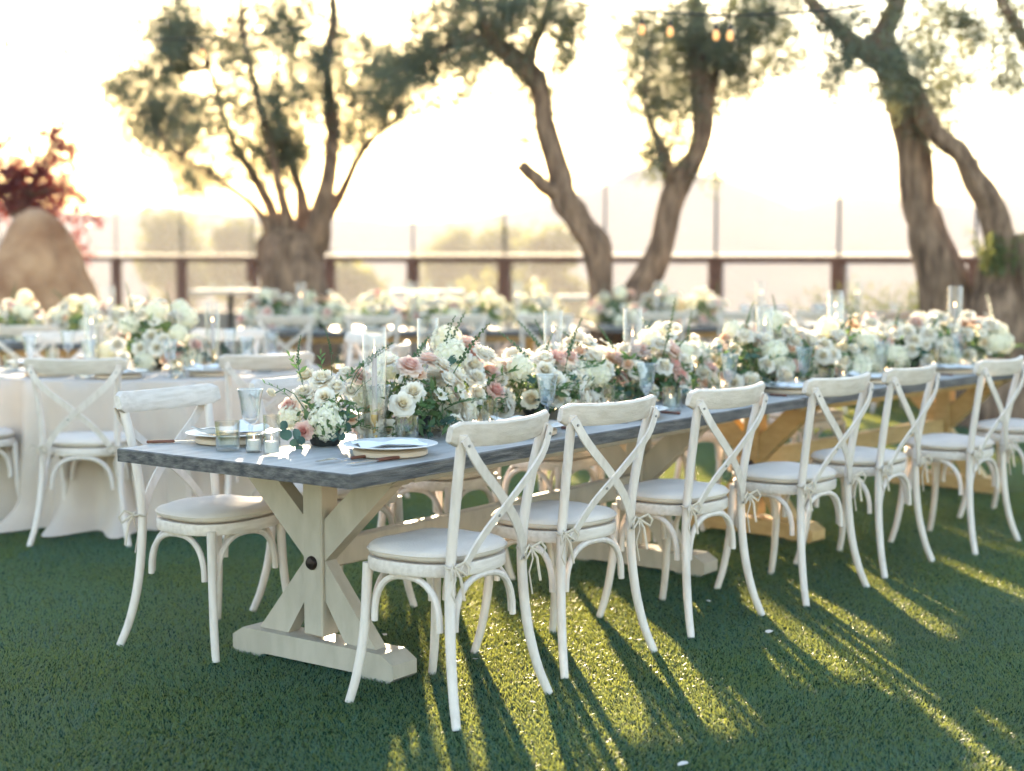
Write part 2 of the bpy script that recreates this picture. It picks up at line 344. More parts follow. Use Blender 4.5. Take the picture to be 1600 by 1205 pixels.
# ------------------------------------------------------------------ chair
def superell(a, n=2.7): 
    c, s = math.cos(a), math.sin(a)
    return math.copysign(abs(c) ** (2 / n), c), math.copysign(abs(s) ** (2 / n), s)
def seat_out(a, k=1.0):
    x, y = superell(a); y *= .187; x *= .205 * (1 + .35 * y); return x * k, y * k - .012
def spline(pts, n):
    """Catmull-Rom through pts (tuples of any length)"""
    P = [np.array(p, float) for p in pts]; P = [2 * P[0] - P[1]] + P + [2 * P[-1] - P[-2]]; out = []
    for i in range(1, len(P) - 2):
        for k in range(n):
            t = k / n; a, b, c, d = P[i - 1:i + 3]
            out.append(.5 * (2 * b + (c - a) * t + (2 * a - 5 * b + 4 * c - d) * t * t + (3 * b - a - 3 * c + d) * t ** 3))
    out.append(P[-2]); return out
def make_chair():
    t = thing('cross_back_chair', 'chair', 'chair')
    for s in (-1, 1):
        m = MB(); pts = spline([(s * .235, -.262, .004), (s * .212, -.232, .10), (s * .192, -.207, .24), (s * .180, -.196, .42), (s * .178, -.206, .56), (s * .188, -.232, .72), (s * .203, -.262, .862)], 4)
        m.tube(pts, [.0135 + .0022 * min(1, i / 8) for i in range(len(pts))], 10); m.build('back_post', M['chair'], t)
        m = MB(); pts = spline([(s * .203, .182, .004), (s * .188, .160, .10), (s * .174, .142, .24), (s * .167, .132, .44)], 4)
        m.tube(pts, [.0135 + .003 * i / len(pts) for i in range(len(pts))], 10); m.build('leg', M['chair'], t)
    # seat board
    m = MB(); n = 40; vs = []
    prof = [(.90, .424), (.985, .424), (1.0, .430), (1.0, .456), (.985, .462), (.5, .462), (.02, .462)]
    for k, z in prof:
        for i in range(n): x, y = seat_out(2 * math.pi * i / n, k); vs.append((x, y, z))
    fs = [(j * n + i, j * n + (i + 1) % n, (j + 1) * n + (i + 1) % n, (j + 1) * n + i) for j in range(len(prof) - 1) for i in range(n)]
    fs.append(tuple(range(n - 1, -1, -1))); m.add(vs, fs); m.build('seat', M['chair_rail'], t)
    # arches
    F = [(-.164, .126), (.164, .126), (.170, -.178), (-.170, -.178)]
    for a, b in ((0, 1), (1, 2), (2, 3), (3, 0)):
        P, Q = Vector((*F[a], 0)), Vector((*F[b], 0)); d = (Q - P); P = P + d * .075; Q = Q - d * .075; out = Vector(((P + Q) / 2)) * .05
        pts = []
        for i in range(17):
            ph = math.pi * i / 16; c, s_ = math.cos(ph), math.sin(ph)
            k = .5 - .5 * math.copysign(abs(c) ** (2 / 2.5), c); pts.append(P.lerp(Q, k) + out + Vector((0, 0, .265 + .152 * abs(s_) ** (2 / 2.5))))
        m = MB(); m.tube(pts, .0105, 8); m.build('arch_brace', M['chair'], t)
    # top rail: bent board, its middle to the rear
    m = MB(); vs = []; fs = []; n = 18
    for i in range(n + 1):
        k = 2 * i / n - 1; x = .238 * k; y = -.292 + .05 * k * k; hh = .037 * (1 - max(0, abs(k) - .88) ** 2 * 26); z = .856 + .008 * k * k
        nx = Vector((-.10 * k / .238 * .5, 1, 0)).normalized(); th = .0125
        for dz, dt in ((-hh, -th * .6), (-hh * .8, -th), (hh * .8, -th), (hh, -th * .5), (hh, th * .5), (hh * .8, th), (-hh * .8, th), (-hh, th * .6)):
            vs.append((x + nx.x * dt, y + nx.y * dt + dz * -.25, z + dz))
    for i in range(n):
        for k in range(8): fs.append((i * 8 + k, i * 8 + (k + 1) % 8, (i + 1) * 8 + (k + 1) % 8, (i + 1) * 8 + k))
    fs += [tuple(range(7, -1, -1)), tuple(range(n * 8, n * 8 + 8))]
    m.add(vs, fs); m.build('top_rail', M['chair_rail'], t)
    # cross straps
    sm = MB(); sm.lathe([(.0001, .002), (.0045, .0015), (.0045, -.003)], 8); sme = sm.mesh('screw', M['screw'])
    for s in (-1, 1):
        off = -.006 * (s > 0)
        pts = spline([(s * .212, -.276 + off, .850), (s * .15, -.285 + off, .765), (s * .02, -.272 + off, .655), (-s * .085, -.247 + off, .56), (-s * .150, -.224 + off, .47), (-s * .158, -.214 + off, .437)], 4)
        m = MB(); pv = [Vector(p) for p in pts]; vs = []; fs = []
        for i, p in enumerate(pv):
            tn = (pv[min(i + 1, len(pv) - 1)] - pv[max(i - 1, 0)]).normalized(); nr = Vector((0, 1, .28)); nr = (nr - tn * nr.dot(tn)).normalized(); w = tn.cross(nr)
            for a, b in ((-1, -1), (1, -1), (1, 1), (-1, 1)): vs.append(p + w * .0145 * a + nr * .0035 * b)
        for i in range(len(pv) - 1):
            for k in range(4): fs.append((i * 4 + k, i * 4 + (k + 1) % 4, (i + 1) * 4 + (k + 1) % 4, (i + 1) * 4 + k))
        fs += [(3, 2, 1, 0), tuple(len(vs) - 4 + k for k in range(4))]
        m.add(vs, fs); st = m.build('cross_strap', M['chair'], t, smooth=False)
        for p in (pv[1], pv[-2]) + ((pv[10],) if s > 0 else ()): obj('screw', sme, st, loc=p + Vector((0, -.0052, 0)), rot=(R(80), 0, 0))
    # cushion
    m = MB(); n = 44; vs = []
    prof = [(.02, .466), (.6, .466), (.93, .4665), (.985, .474), (1.0, .482), (.985, .491), (.93, .499), (.8, .506), (.6, .511), (.35, .5135), (.02, .514)]
    for k, z in prof:
        for i in range(n):
            a = 2 * math.pi * i / n; x, y = seat_out(a, k * 1.0); vs.append((x, y, z + (.0055 * noise.noise(Vector((x * 12, y * 12, z * 3))) if z > .48 else 0)))
    fs = [(j * n + i, j * n + (i + 1) % n, (j + 1) * n + (i + 1) % n, (j + 1) * n + i) for j in range(len(prof) - 1) for i in range(n)]
    fs += [tuple(range(n - 1, -1, -1)), tuple(range((len(prof) - 1) * n, len(prof) * n))]
    m.add(vs, fs); cu = m.build('cushion', M['linen'], t)
    m = MB(); pts = [(*seat_out(2 * math.pi * i / 40, 1.002), .486) for i in range(41)]; m.tube(pts, .0032, 5, cap=False); m.build('piping', M['linen'], cu)
    for s in (-1, 1):
        m = MB(); cx, cy_, cz = s * .181, -.201, .468
        m.tube([(cx + .020 * math.cos(a), cy_ + .020 * math.sin(a), cz + .003 * math.sin(3 * a)) for a in np.linspace(0, 2 * math.pi, 13)], .0042, 5, cap=False)
        k = Vector((cx + s * .012, cy_ - .020, cz))
        rr = random.Random(s + 5)
        for e in (-1, 1):
            L = .035 + .03 * rr.random()
            m.tube([k, k + Vector((e * L * .6, -.018, .016)), k + Vector((e * L, -.022, -.004)), k + Vector((e * L * .85, -.018, -.026)), k + Vector((e * .012, -.008, -.006)), k], .0027, 5, flat=1.7)
            m.tube([k, k + Vector((e * .012, -.016, -.03)), k + Vector((e * .026, -.012, -.07)), k + Vector((e * .022 + .008, -.016, -.09 - .06 * rr.random()))], .0027, 5, flat=1.7)
        m.box(k, (.016, .014, .014), bev=.004)
        m.build('tie', M['tie'], cu)
    return t
chair = make_chair(); tag(chair, cat='chair')

# ------------------------------------------------------------------ farm table (local: x along, y across, origin at the near end's middle)
ZT = .745
def make_table(name, L, tm):
    t = thing(name, 'table', 'table')
    W = 1.02; th = .043; TY = .055
    # top: slightly uneven slab
    m = MB(); nx, ny = 30, 8; top = []; e = .004
    def P(i, j, z, ins=0.0):
        x = L * i / nx; y = -W / 2 + W * j / ny
        if i in (0, nx): x += (ins if i == 0 else -ins) + (.0025 * noise.noise(Vector((j * 1.7, z * 30, i))))
        if j in (0, ny): y += (ins if j == 0 else -ins) + .0025 * noise.noise(Vector((i * 1.7, z * 30, j)))
        return (x, y, z + .0012 * noise.noise(Vector((x * 3, y * 3, 2))))
    tv = [P(i, j, ZT, e) for i in range(nx + 1) for j in range(ny + 1)]
    m.add(tv, [(i * (ny + 1) + j, (i + 1) * (ny + 1) + j, (i + 1) * (ny + 1) + j + 1, i * (ny + 1) + j + 1) for i in range(nx) for j in range(ny)])
    per = [(i, 0) for i in range(nx)] + [(nx, j) for j in range(ny)] + [(i, ny) for i in range(nx, 0, -1)] + [(0, j) for j in range(ny, 0, -1)]
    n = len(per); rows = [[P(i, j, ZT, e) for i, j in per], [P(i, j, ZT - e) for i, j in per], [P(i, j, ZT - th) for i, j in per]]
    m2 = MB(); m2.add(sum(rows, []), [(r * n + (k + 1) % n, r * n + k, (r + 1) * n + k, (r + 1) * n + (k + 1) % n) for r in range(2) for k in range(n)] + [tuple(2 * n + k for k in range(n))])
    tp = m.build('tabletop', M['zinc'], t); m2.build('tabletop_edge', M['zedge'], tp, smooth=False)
    zb = ZT - th - .001
    for x in (.47, L - .47):
        m = MB(); m.box((x, TY, (.105 + zb - .068) / 2), (.085, .085, zb - .068 - .105), bev=.005); tr = m.build('trestle_post', tm, t, smooth=False)
        m = MB(); a = .365; m2 = [(-a, .03), (-a, .075), (-a + .05, .105), (a - .05, .105), (a, .075), (a, .03), (a - .02, .014), (a - .13, .014), (a - .15, .028), (-a + .15, .028), (-a + .13, .014), (-a + .02, .014)]
        m.prism(m2, -.06, .06); f = m.build('foot_beam', tm, tr, smooth=False); f.location = (x, TY, -.012); f.rotation_euler = (0, 0, R(90))
        m = MB(); a = .40; m.prism([(-a, zb), (-a, zb - .03), (-a + .06, zb - .066), (a - .06, zb - .066), (a, zb - .03), (a, zb)], -.05, .05)
        f = m.build('bearer', tm, tr, smooth=False); f.location = (x, TY, 0); f.rotation_euler = (0, 0, R(90))
        for s in (-1, 1):
            # braces: wide diagonal boards, upper pair and lower pair
            m = MB(); h = .045
            m.prism([(s * .044, .36), (s * .044, .50), (s * .19, zb - .068), (s * .335, zb - .068)][::s], -.028, .028); f = m.build('brace', tm, tr, smooth=False); f.location = (x, TY, 0); f.rotation_euler = (0, 0, R(90))
            m = MB(); m.prism([(s * .044, .40 - .04), (s * .044, .225), (s * .13, .094), (s * .265, .094)][::s], -.026, .026); f = m.build('brace', tm, tr, smooth=False); f.location = (x, TY, 0); f.rotation_euler = (0, 0, R(90))
        m = MB(); m.lathe([(.0001, .016), (.018, .012), (.024, .004), (.024, 0)], 14); b = m.build('bolt', M['bolt'], tr); b.location = (x - .0435 if x < 1 else x + .0435, TY, .352); b.rotation_euler = (0, R(-90 if x < 1 else 90), 0)
    m = MB(); m.box((L / 2, TY, .372), (L - .94 - .087, .045, .095), bev=.006); m.build('stretcher', tm, t, smooth=False)
    for y in (-.29, .29):
        m = MB(); m.box((L / 2, y, zb - .03), (L - .94 - .102, .05, .058), bev=.004); m.build('top_rail', tm, t, smooth=False)
        for x in (.47 - .12, L - .47 + .12):
            m = MB(); m.box((x, y, zb - .026), (.13, .05, .05), bev=.006); m.build('top_rail', tm, t, smooth=False)
    return t
LT = 2.97; ANG1 = R(53.8); ANG2 = R(48.0)
C0 = Vector((-.462, 4.365)); ax = Vector((math.cos(ANG1), math.sin(ANG1))); rp = Vector((ax.y, -ax.x))
O1 = C0 - rp * .51
corner = C0 + ax * (LT + .012); ax2 = Vector((math.cos(ANG2), math.sin(ANG2))); rp2 = Vector((ax2.y, -ax2.x)); O2 = corner - rp2 * .51
def T1(t, c, z=0): p = O1 + ax * t + rp * c; return Vector((p.x, p.y, z))
def T2(t, c, z=0): p = O2 + ax2 * t + rp2 * c; return Vector((p.x, p.y, z))
def TT(t, c, z=0): return T1(t, c, z) if t < LT else T2(t - LT, c, z)
tb = make_table('farm_table', LT, M['trestle']); tb.location = (*O1, 0); tb.rotation_euler = (0, 0, ANG1)
tag(tb, 'long farm table with grey top and beige crossed trestles, its bare corner with a fork', 'table', 'farm tables')
tb2 = make_table('farm_table', LT, M['trestle2']); tb2.location = (*O2, 0); tb2.rotation_euler = (0, 0, ANG2)
tag(tb2, 'farm table in painted-on warm light, continuing the grey table towards the thick leaning olive trunks', 'table', 'farm tables')

# ------------------------------------------------------------------ chairs at the long tables
ORD = ['first', 'second', 'third', 'fourth', 'fifth', 'sixth', 'seventh', 'eighth']
near = [((-.154, 4.341), (.11, 4.705)), ((.177, 4.887), (.487, 5.217)), ((.651, 5.422), (.946, 5.756)), ((1.167, 5.927), (1.451, 6.24)), ((1.593, 6.442), (1.876, 6.783)), ((2.139, 6.96), (2.418, 7.276)), ((2.66, 7.64), (2.95, 7.96))]
near_t = []
for i, (a, b) in enumerate(near):
    a, b = Vector(a), Vector(b); d = (b - a).normalized(); f = Vector((-d.y, d.x)); B = (a + b) / 2
    p = B + f * .262; put(chair, (p.x, p.y, 0), math.atan2(f.y, f.x) - R(90), 'whitewashed cross-back chair, %s from the fork end, back towards the sunlit turf streaks' % ORD[i], 'chairs along the long tables')
    near_t.append((p - O1).dot(ax) if i < 4 else LT + (p - O2).dot(ax2))
far = [(-1.03, 5.35, -35), (-.65, 5.86, -38), (-.265, 6.35, -36), (.20, 6.95, -37), (.68, 7.52, -40), (1.16, 8.05, -42), (1.66, 8.6, -43)]
far_t = []
for i, (x, y, a) in enumerate(far):
    put(chair, (x, y, 0), R(a - 90), 'whitewashed cross-back chair, %s from the bare table end, back towards the round table' % ORD[i], 'chairs along the long tables')
    p = Vector((x, y)); far_t.append((p - O1).dot(ax) if i < 4 else LT + (p - O2).dot(ax2))

# ------------------------------------------------------------------ round table with linen cloth
RC = Vector((-2.0, 8.55)); RR = .92
def round_table(cx, cy_, r, label, drape=True):
    t = thing('round_table', label, 'table', (cx, cy_, 0), 0, 'dressed round tables')
    m = MB(); m.lathe([(.0001, ZT - .03), (r - .01, ZT - .03), (r - .01, ZT - .006), (.0001, ZT - .006)], 48); m.build('tabletop', M['trestle2'], t)
    m = MB(); m.lathe([(.05, ZT - .03), (.05, .12), (.30, .03), (.30, .005), (.0001, .005)], 16); m.build('pedestal', M['trestle2'], t)
    m = MB(); n = 220; prof = []
    rows = [0.0001, .3, .6, .8, .93, .985, 1.0]
    vs = []; fs = []
    for k in rows:
        for i in range(n):
            a = 2 * math.pi * i / n; vs.append((k * r * math.cos(a), k * r * math.sin(a), ZT - (.004 if k == 1 else 0)))
    nr = 16
    for j in range(1, nr + 1):
        q = j / nr; z = ZT - .004 - q * (ZT - .018)
        for i in range(n):
            a = 2 * math.pi * i / n
            fold = math.sin(a * 21 + 1.9 * math.sin(a * 3)) * .7 + .35 * math.sin(a * 31 + 2.4 * math.sin(a * 5)) + .5 * noise.noise(Vector((math.cos(a) * 5, math.sin(a) * 5, 3)))
            puddle = .10 * max(0, (q - .8) / .2) ** 2 * (1.2 + fold)
            rr = r + .02 + .05 * q + fold * .070 * q ** .5 + puddle
            vs.append((rr * math.cos(a), rr * math.sin(a), max(.006, z + .025 * max(0, q - .85) * fold)))
    tot = len(rows) + nr
    fs = [(j * n + i, j * n + (i + 1) % n, (j + 1) * n + (i + 1) % n, (j + 1) * n + i) for j in range(tot - 1) for i in range(n)]
    m.add(vs, fs); c = m.build('linen_tablecloth', M['cloth']); c.location = (cx, cy_, 0)
    tag(c, 'floor length beige linen cloth draped over the round table', 'tablecloth')
    return t
round_table(RC.x, RC.y, RR, 'round dining table hidden under a floor length beige linen cloth')
RCH = [(-92, 1.14, 2), (-51, 1.10, -12), (-8, 1.14, 3), (38, 1.14, -4), (83, 1.16, 4), (128, 1.14, -3), (176, 1.16, 2), (231, 1.13, -2)]
rs = ['the bare grey table corner', 'the first flower bowl', 'the long table chairs', 'the leaning twin trunks', 'the fence', 'the gnarled stump', 'the boulder', 'the open lawn']
rl = ['back to the bare grey table corner', 'nearest the first flower bowl', 'beside the far row of long table chairs', 'turned towards the leaning twin trunks', 'on the fence side of the linen cloth', 'on the boulder side of the linen cloth', 'opposite the long tables', 'beside the open lawn and the boulder']
for i, (a, r, da) in enumerate(RCH):
    p = RC + Vector((math.cos(R(a)), math.sin(R(a)))) * r
    put(chair, (p.x, p.y, 0), R(a + 180 + da - 90), 'cross-back chair at the round linen table, ' + rl[i], 'chairs around the round table')

# ------------------------------------------------------------------ flowers: shared bloom meshes
def petal(m, base, ang, tilt, L, W, cup, curl, wave=0.0, nu=4, nv=4, seed=0, r0=0.0):
    """a cupped petal standing at angle ang, tilted from the axis; local x = across, grows upward"""
    vs = []; ph = seed * 1.7
    for i in range(nu + 1):
        t = i / nu; wd = W * (math.sin(math.pi * (.14 + .70 * t)) ** .8) * (1 - .25 * max(0, t - .8) / .2)
        th = tilt + curl * t * t
        if i == 0: rr, zz = r0, 0.0
        else: rr += L / nu * math.sin(th); zz += L / nu * math.cos(th)
        for j in range(nv + 1):
            s = 2 * j / nv - 1; x = wd * s
            inw = cup * wd * s * s
            wv = wave * math.sin(s * 5 + ph) * t
            rad_ = rr - inw * math.cos(th) + wv * .6; z = zz + inw * math.sin(th) * .6 - .12 * L * (s * s) * t + wv
            c, sn = math.cos(ang), math.sin(ang)
            vs.append((base[0] + rad_ * c - x * sn, base[1] + rad_ * sn + x * c, base[2] + z))
    w = nv + 1
    m.add(vs, [(i * w + j, i * w + j + 1, (i + 1) * w + j + 1, (i + 1) * w + j) for i in range(nu) for j in range(nv)])
def rose(seed, layers, wave=0.0):
    """unit-radius rose, axis +z, centre of the bloom near the origin"""
    m = MB(); rr = random.Random(seed); k = 0
    for n, tilt, L, W, cup, curl, r0 in layers:
        off = rr.random() * 6
        for i in range(n):
            k += 1
            petal(m, (0, 0, -.55), off + 2 * math.pi * i / n + rr.uniform(-.15, .15), R(tilt + rr.uniform(-5, 5)), L * rr.uniform(.94, 1.06), W, cup, R(curl + rr.uniform(-8, 8)), wave, seed=k, r0=r0)
    return m
GARDEN = [(3, -6, .90, .22, .9, 4, .05), (4, -2, .98, .32, .8, 6, .12), (5, 6, 1.02, .42, .7, 14, .16), (5, 16, 1.08, .50, .6, 26, .2), (6, 32, 1.12, .56, .5, 34, .2), (6, 52, 1.10, .58, .4, 38, .2), (6, 76, 1.0, .55, .3, 34, .16)]
RANUN = [(4, -14, .85, .26, .9, -8, .10), (6, -8, .95, .34, .9, -16, .2), (7, 6, 1.05, .42, .8, -14, .26), (8, 24, 1.1, .48, .7, -6, .3), (8, 48, 1.05, .50, .5, 10, .28), (7, 74, .95, .5, .4, 18, .24)]
BUD = [(3, -4, 1.25, .30, 1.0, -6, .12), (4, 4, 1.30, .42, .9, -14, .22), (5, 10, 1.2, .5, .8, -18, .28)]
bl = {}
bl['rose_white'] = [rose(s, GARDEN).mesh('white_rose', M['white']) for s in (1, 2)]
bl['rose_blush'] = [rose(s, GARDEN).mesh('blush_rose', M['blush']) for s in (3, 4)]
bl['ranunculus'] = [rose(s, RANUN).mesh('white_ranunculus', M['white']) for s in (5, 6)]
bl['cream'] = [rose(s, RANUN).mesh('cream_ranunculus', M['cream']) for s in (7,)]
bl['peach'] = [rose(s, BUD + GARDEN[4:6]).mesh('peach_rose', M['peach']) for s in (8,)]
bl['pink'] = [rose(s, GARDEN, wave=.13).mesh('coral_carnation', M['pink']) for s in (9,)]
bl['stock'] = [rose(s, GARDEN[1:], wave=.12).mesh('white_carnation', M['white']) for s in (10, 11)]
bl['bud'] = [rose(12, BUD).mesh('white_bud', M['white'])]
def hydrangea(seed, n=75):
    m = MB(); rr = random.Random(seed)
    for i in range(n):
        z = 1 - 1.72 * (i + .5) / n; a = i * 2.39996 + rr.uniform(-.2, .2); r = math.sqrt(max(0, 1 - z * z)); nrm = Vector((r * math.cos(a), r * math.sin(a), z))
        p = nrm * (.86 + .12 * rr.random()); nrm = (nrm + Vector((rr.uniform(-.3, .3), rr.uniform(-.3, .3), rr.uniform(-.3, .3)))).normalized()
        u = nrm.orthogonal().normalized(); w = nrm.cross(u); q = rr.random() * 6
        for k in range(4):
            b = q + k * math.pi / 2; d = u * math.cos(b) + w * math.sin(b); e = nrm.cross(d); s = .20 * rr.uniform(.85, 1.15)
            m.add([p, p + d * s * .55 + e * s * .48 + nrm * .03, p + d * s * 1.05 + nrm * rr.uniform(-.03, .07), p + d * s * .55 - e * s * .48 + nrm * .03], [(0, 1, 2, 3)])
    m.lathe([(.0001, .8), (.5, .6), (.78, .1), (.6, -.45), (.0001, -.75)], 10)
    return m
bl['hydrangea'] = [hydrangea(s).mesh('hydrangea', M['hyd'], smooth=False) for s in (1, 2)]
def anemone():
    m = MB(); 
    for k in range(8): petal(m, (0, 0, -.1), k * math.pi / 4 + (.2 if k % 2 else 0), R(62 + 8 * (k % 2)), .98, .40, .25, R(14), seed=k, r0=.05)
    return m
bl['anemone'] = [anemone().mesh('white_anemone', M['white'])]
m = MB(); m.lathe([(.0001, .24), (.14, .20), (.2, .08), (.16, -.05)], 10); eye_me = m.mesh('flower_eye', M['eye'])
def leaf_mesh(name, L, W, mt, rnd_=False, bend=.2):
    m = MB(); vs = []; n = 6
    for i in range(n + 1):
        t = i / n; w = W / 2 * (math.sin(math.pi * (.06 + .94 * t) ** (1.0 if rnd_ else .8)) if i < n else 0.0)
        if rnd_: w = W / 2 * math.sqrt(max(0, 1 - (2 * t - 1) ** 2)) if i else .0008
        z = bend * L * (t - t * t * 1.3)
        vs += [(-w, L * t, z + w * .25), (0, L * t, z), (w, L * t, z + w * .25)]
    fs = []
    for i in range(n): fs += [(i * 3, i * 3 + 1, i * 3 + 4, i * 3 + 3), (i * 3 + 1, i * 3 + 2, i * 3 + 5, i * 3 + 4)]
    m.add(vs, fs); return m.mesh(name, mt)
leafA = leaf_mesh('leaf', .060, .021, M['leaf']); leafE = leaf_mesh('leaf', .042, .040, M['euc'], True, .08); leafB = leaf_mesh('leaf', .045, .013, M['leaf'])
def stem_mesh(L, bendv, seed):
    m = MB(); pts = [(0, L * t + 0, bendv * L * t * t) for t in np.linspace(0, 1, 7)]; m.tube(pts, [.0022 - .0012 * t for t in np.linspace(0, 1, 7)], 5); return m.mesh('stem', M['stem']), pts
stA, ptA = stem_mesh(.17, -.35, 0); stE, ptE = stem_mesh(.15, -.6, 1)
def sprig(parent, kind, loc, rot, sc=1.0, n=7, rr=random):
    me, pts = (stE, ptE) if kind == 'e' else (stA, ptA)
    s = obj('eucalyptus_sprig' if kind == 'e' else 'leafy_sprig', me, parent, loc, rot, sc)
    for i in range(n):
        t = .22 + .78 * i / (n - 1); k = t * 6; p = Vector(pts[int(min(k, 5))]).lerp(Vector(pts[int(min(k, 5)) + 1]), k - int(min(k, 5)))
        side = 1 if i % 2 else -1; last = i == n - 1
        obj('leaf', {'e': leafE, 'a': leafA, 'b': leafB}[kind], s, p, (rr.uniform(-.3, .4), rr.uniform(-.5, .5), 0 if last else -side * rr.uniform(.6, 1.1)), rr.uniform(.75, 1.15) * (1 - .25 * t))
    return s
def filler_mesh(seed, n=340):
    r_ = np.random.default_rng(seed); d = r_.normal(size=(n, 3)); d /= np.linalg.norm(d, axis=1)[:, None]; d[:, 2] = np.abs(d[:, 2])
    p = d * (.55 + .5 * r_.random((n, 1))); nr = d + r_.normal(0, .6, (n, 3)); u = np.cross(nr, r_.normal(size=(n, 3))); u /= np.linalg.norm(u, axis=1)[:, None]
    w = np.cross(nr, u); w /= np.linalg.norm(w, axis=1)[:, None]; l = (.10 + .10 * r_.random((n, 1)))
    Vv = np.stack([p - u * l, p + w * l * .35, p + u * l, p - w * l * .35], 1).reshape(-1, 3)
    return npmesh('greenery', Vv, np.arange(n * 4).reshape(-1, 4), M['fill'])
fillers = [filler_mesh(i) for i in range(3)]
def spike_mesh(L, curve, mt, seed):
    """tall curving flower spike with small buds"""
    m = MB(); rr = random.Random(seed); pts = [(curve * L * t * t, 0, L * t) for t in np.linspace(0, 1, 12)]; m.tube(pts, [.0024 - .0013 * t for t in np.linspace(0, 1, 12)], 5)
    for i in range(26):
        t = .45 + .55 * i / 26; p = Vector((curve * L * t * t, 0, L * t)); a = i * 2.4; s = .007 * (1.25 - t)+.0015
        q = p + Vector((math.cos(a) * s, math.sin(a) * s, s * .6)); m.lathe([(.0001, -s), (s * .8, -s * .2), (s * .7, s * .5), (.0001, s * 1.1)], 5, q)
    return m.mesh('spike', mt)
spikes = [spike_mesh(.26, .35, M['stem'], 1), spike_mesh(.30, -.25, M['fill'], 2), spike_mesh(.22, .7, M['stem'], 3)]
RAD = {'rose_white': .038, 'rose_blush': .043, 'ranunculus': .029, 'cream': .031, 'peach': .027, 'pink': .034, 'stock': .040, 'bud': .018, 'hydrangea': .060, 'anemone': .031}
PNAME = {'rose_white': 'white_rose', 'rose_blush': 'blush_rose', 'ranunculus': 'white_ranunculus', 'cream': 'cream_ranunculus', 'peach': 'peach_rose', 'pink': 'coral_carnation', 'stock': 'white_carnation', 'bud': 'white_bud', 'hydrangea': 'hydrangea', 'anemone': 'white_anemone'}
def bloom(parent, kind, p, nrm, sc, rr):
    q = Vector(nrm).to_track_quat('Z', 'Y') @ Euler((0, 0, rr.random() * 6)).to_quaternion()
    o = obj(PNAME[kind], rr.choice(bl[kind]), parent, p, q.to_euler(), sc)
    if kind == 'anemone': obj('flower_eye', eye_me, o)
    return o
m = MB(); m.lathe([(.0001, .004), (.045, .002), (.058, .03), (.062, .062), (.056, .062), (.050, .03), (.0001, .02)], 20); bowl_me = m.mesh('bowl', M['bowl'])
def arrangement(label, seed, L, W, Hh, nb=30, nsp=9, nspk=2, group=None, tall=()):
    rr = random.Random(seed); t = thing('flower_arrangement', label, 'flowers', group=group)
    obj('bowl', bowl_me, t, sc=(1.15, 1.0, 1.0))
    o = obj('greenery', rr.choice(fillers), t, (0, 0, .035), (0, 0, rr.random() * 6), (L * .84, W * .84, Hh * .84)); tag(o, kind='stuff')
    kinds = ['hydrangea'] * 5 + ['rose_white'] * 4 + ['rose_blush'] * 2 + ['ranunculus'] * 4 + ['stock'] * 4 + ['cream'] * 2 + ['peach'] * 2 + ['pink'] * 1 + ['anemone'] * 3
    got = []; tries = 0
    while len(got) < nb and tries < 900:
        tries += 1; k = rr.choice(kinds if len(got) > 4 else ['hydrangea', 'rose_blush', 'stock', 'rose_white', 'hydrangea', 'stock'])
        r = RAD[k] * rr.uniform(.88, 1.12)
        th = rr.random() * 2 * math.pi; z = rr.uniform(-.06, 1); c = math.sqrt(1 - z * z); d = Vector((c * math.cos(th), c * math.sin(th), z))
        p = Vector((d.x * L, d.y * W, .05 + max(z, -.02) * Hh)) * rr.uniform(.90, 1.10)
        p.z = max(p.z, r * .7 + .008)
        if any((p - q).length < .70 * (r + s) for q, s in got): continue
        got.append((p, r)); nrm = Vector((d.x / L, d.y / W, d.z / Hh + 1.2)).normalized() + Vector((rr.uniform(-.3, .3), rr.uniform(-.3, .3), rr.uniform(-.2, .3)))
        bloom(t, k, p, nrm, r, rr)
    for i in range(nsp):
        th = rr.random() * 2 * math.pi; z = rr.uniform(-.05, .85); c = math.sqrt(1 - z * z); kd = rr.choice('eeaab')
        p = Vector((c * math.cos(th) * L, c * math.sin(th) * W, .05 + z * Hh)) * .72; p.z = max(p.z, .05)
        sprig(t, kd, p, (rr.uniform(-.1, .3) + z * .9, rr.uniform(-.4, .4), th - math.pi / 2), rr.uniform(.7, 1.05), rr=rr)
    for i in range(nspk):
        th = rr.random() * 6; obj('flower_spike', rr.choice(spikes), t, (L * .5 * math.cos(th), W * .5 * math.sin(th), Hh * .55), (rr.uniform(-.35, .35), rr.uniform(-.35, .35), rr.random() * 6), rr.uniform(.75, 1.1))
    return t
FG = 'flower arrangements on the long tables'
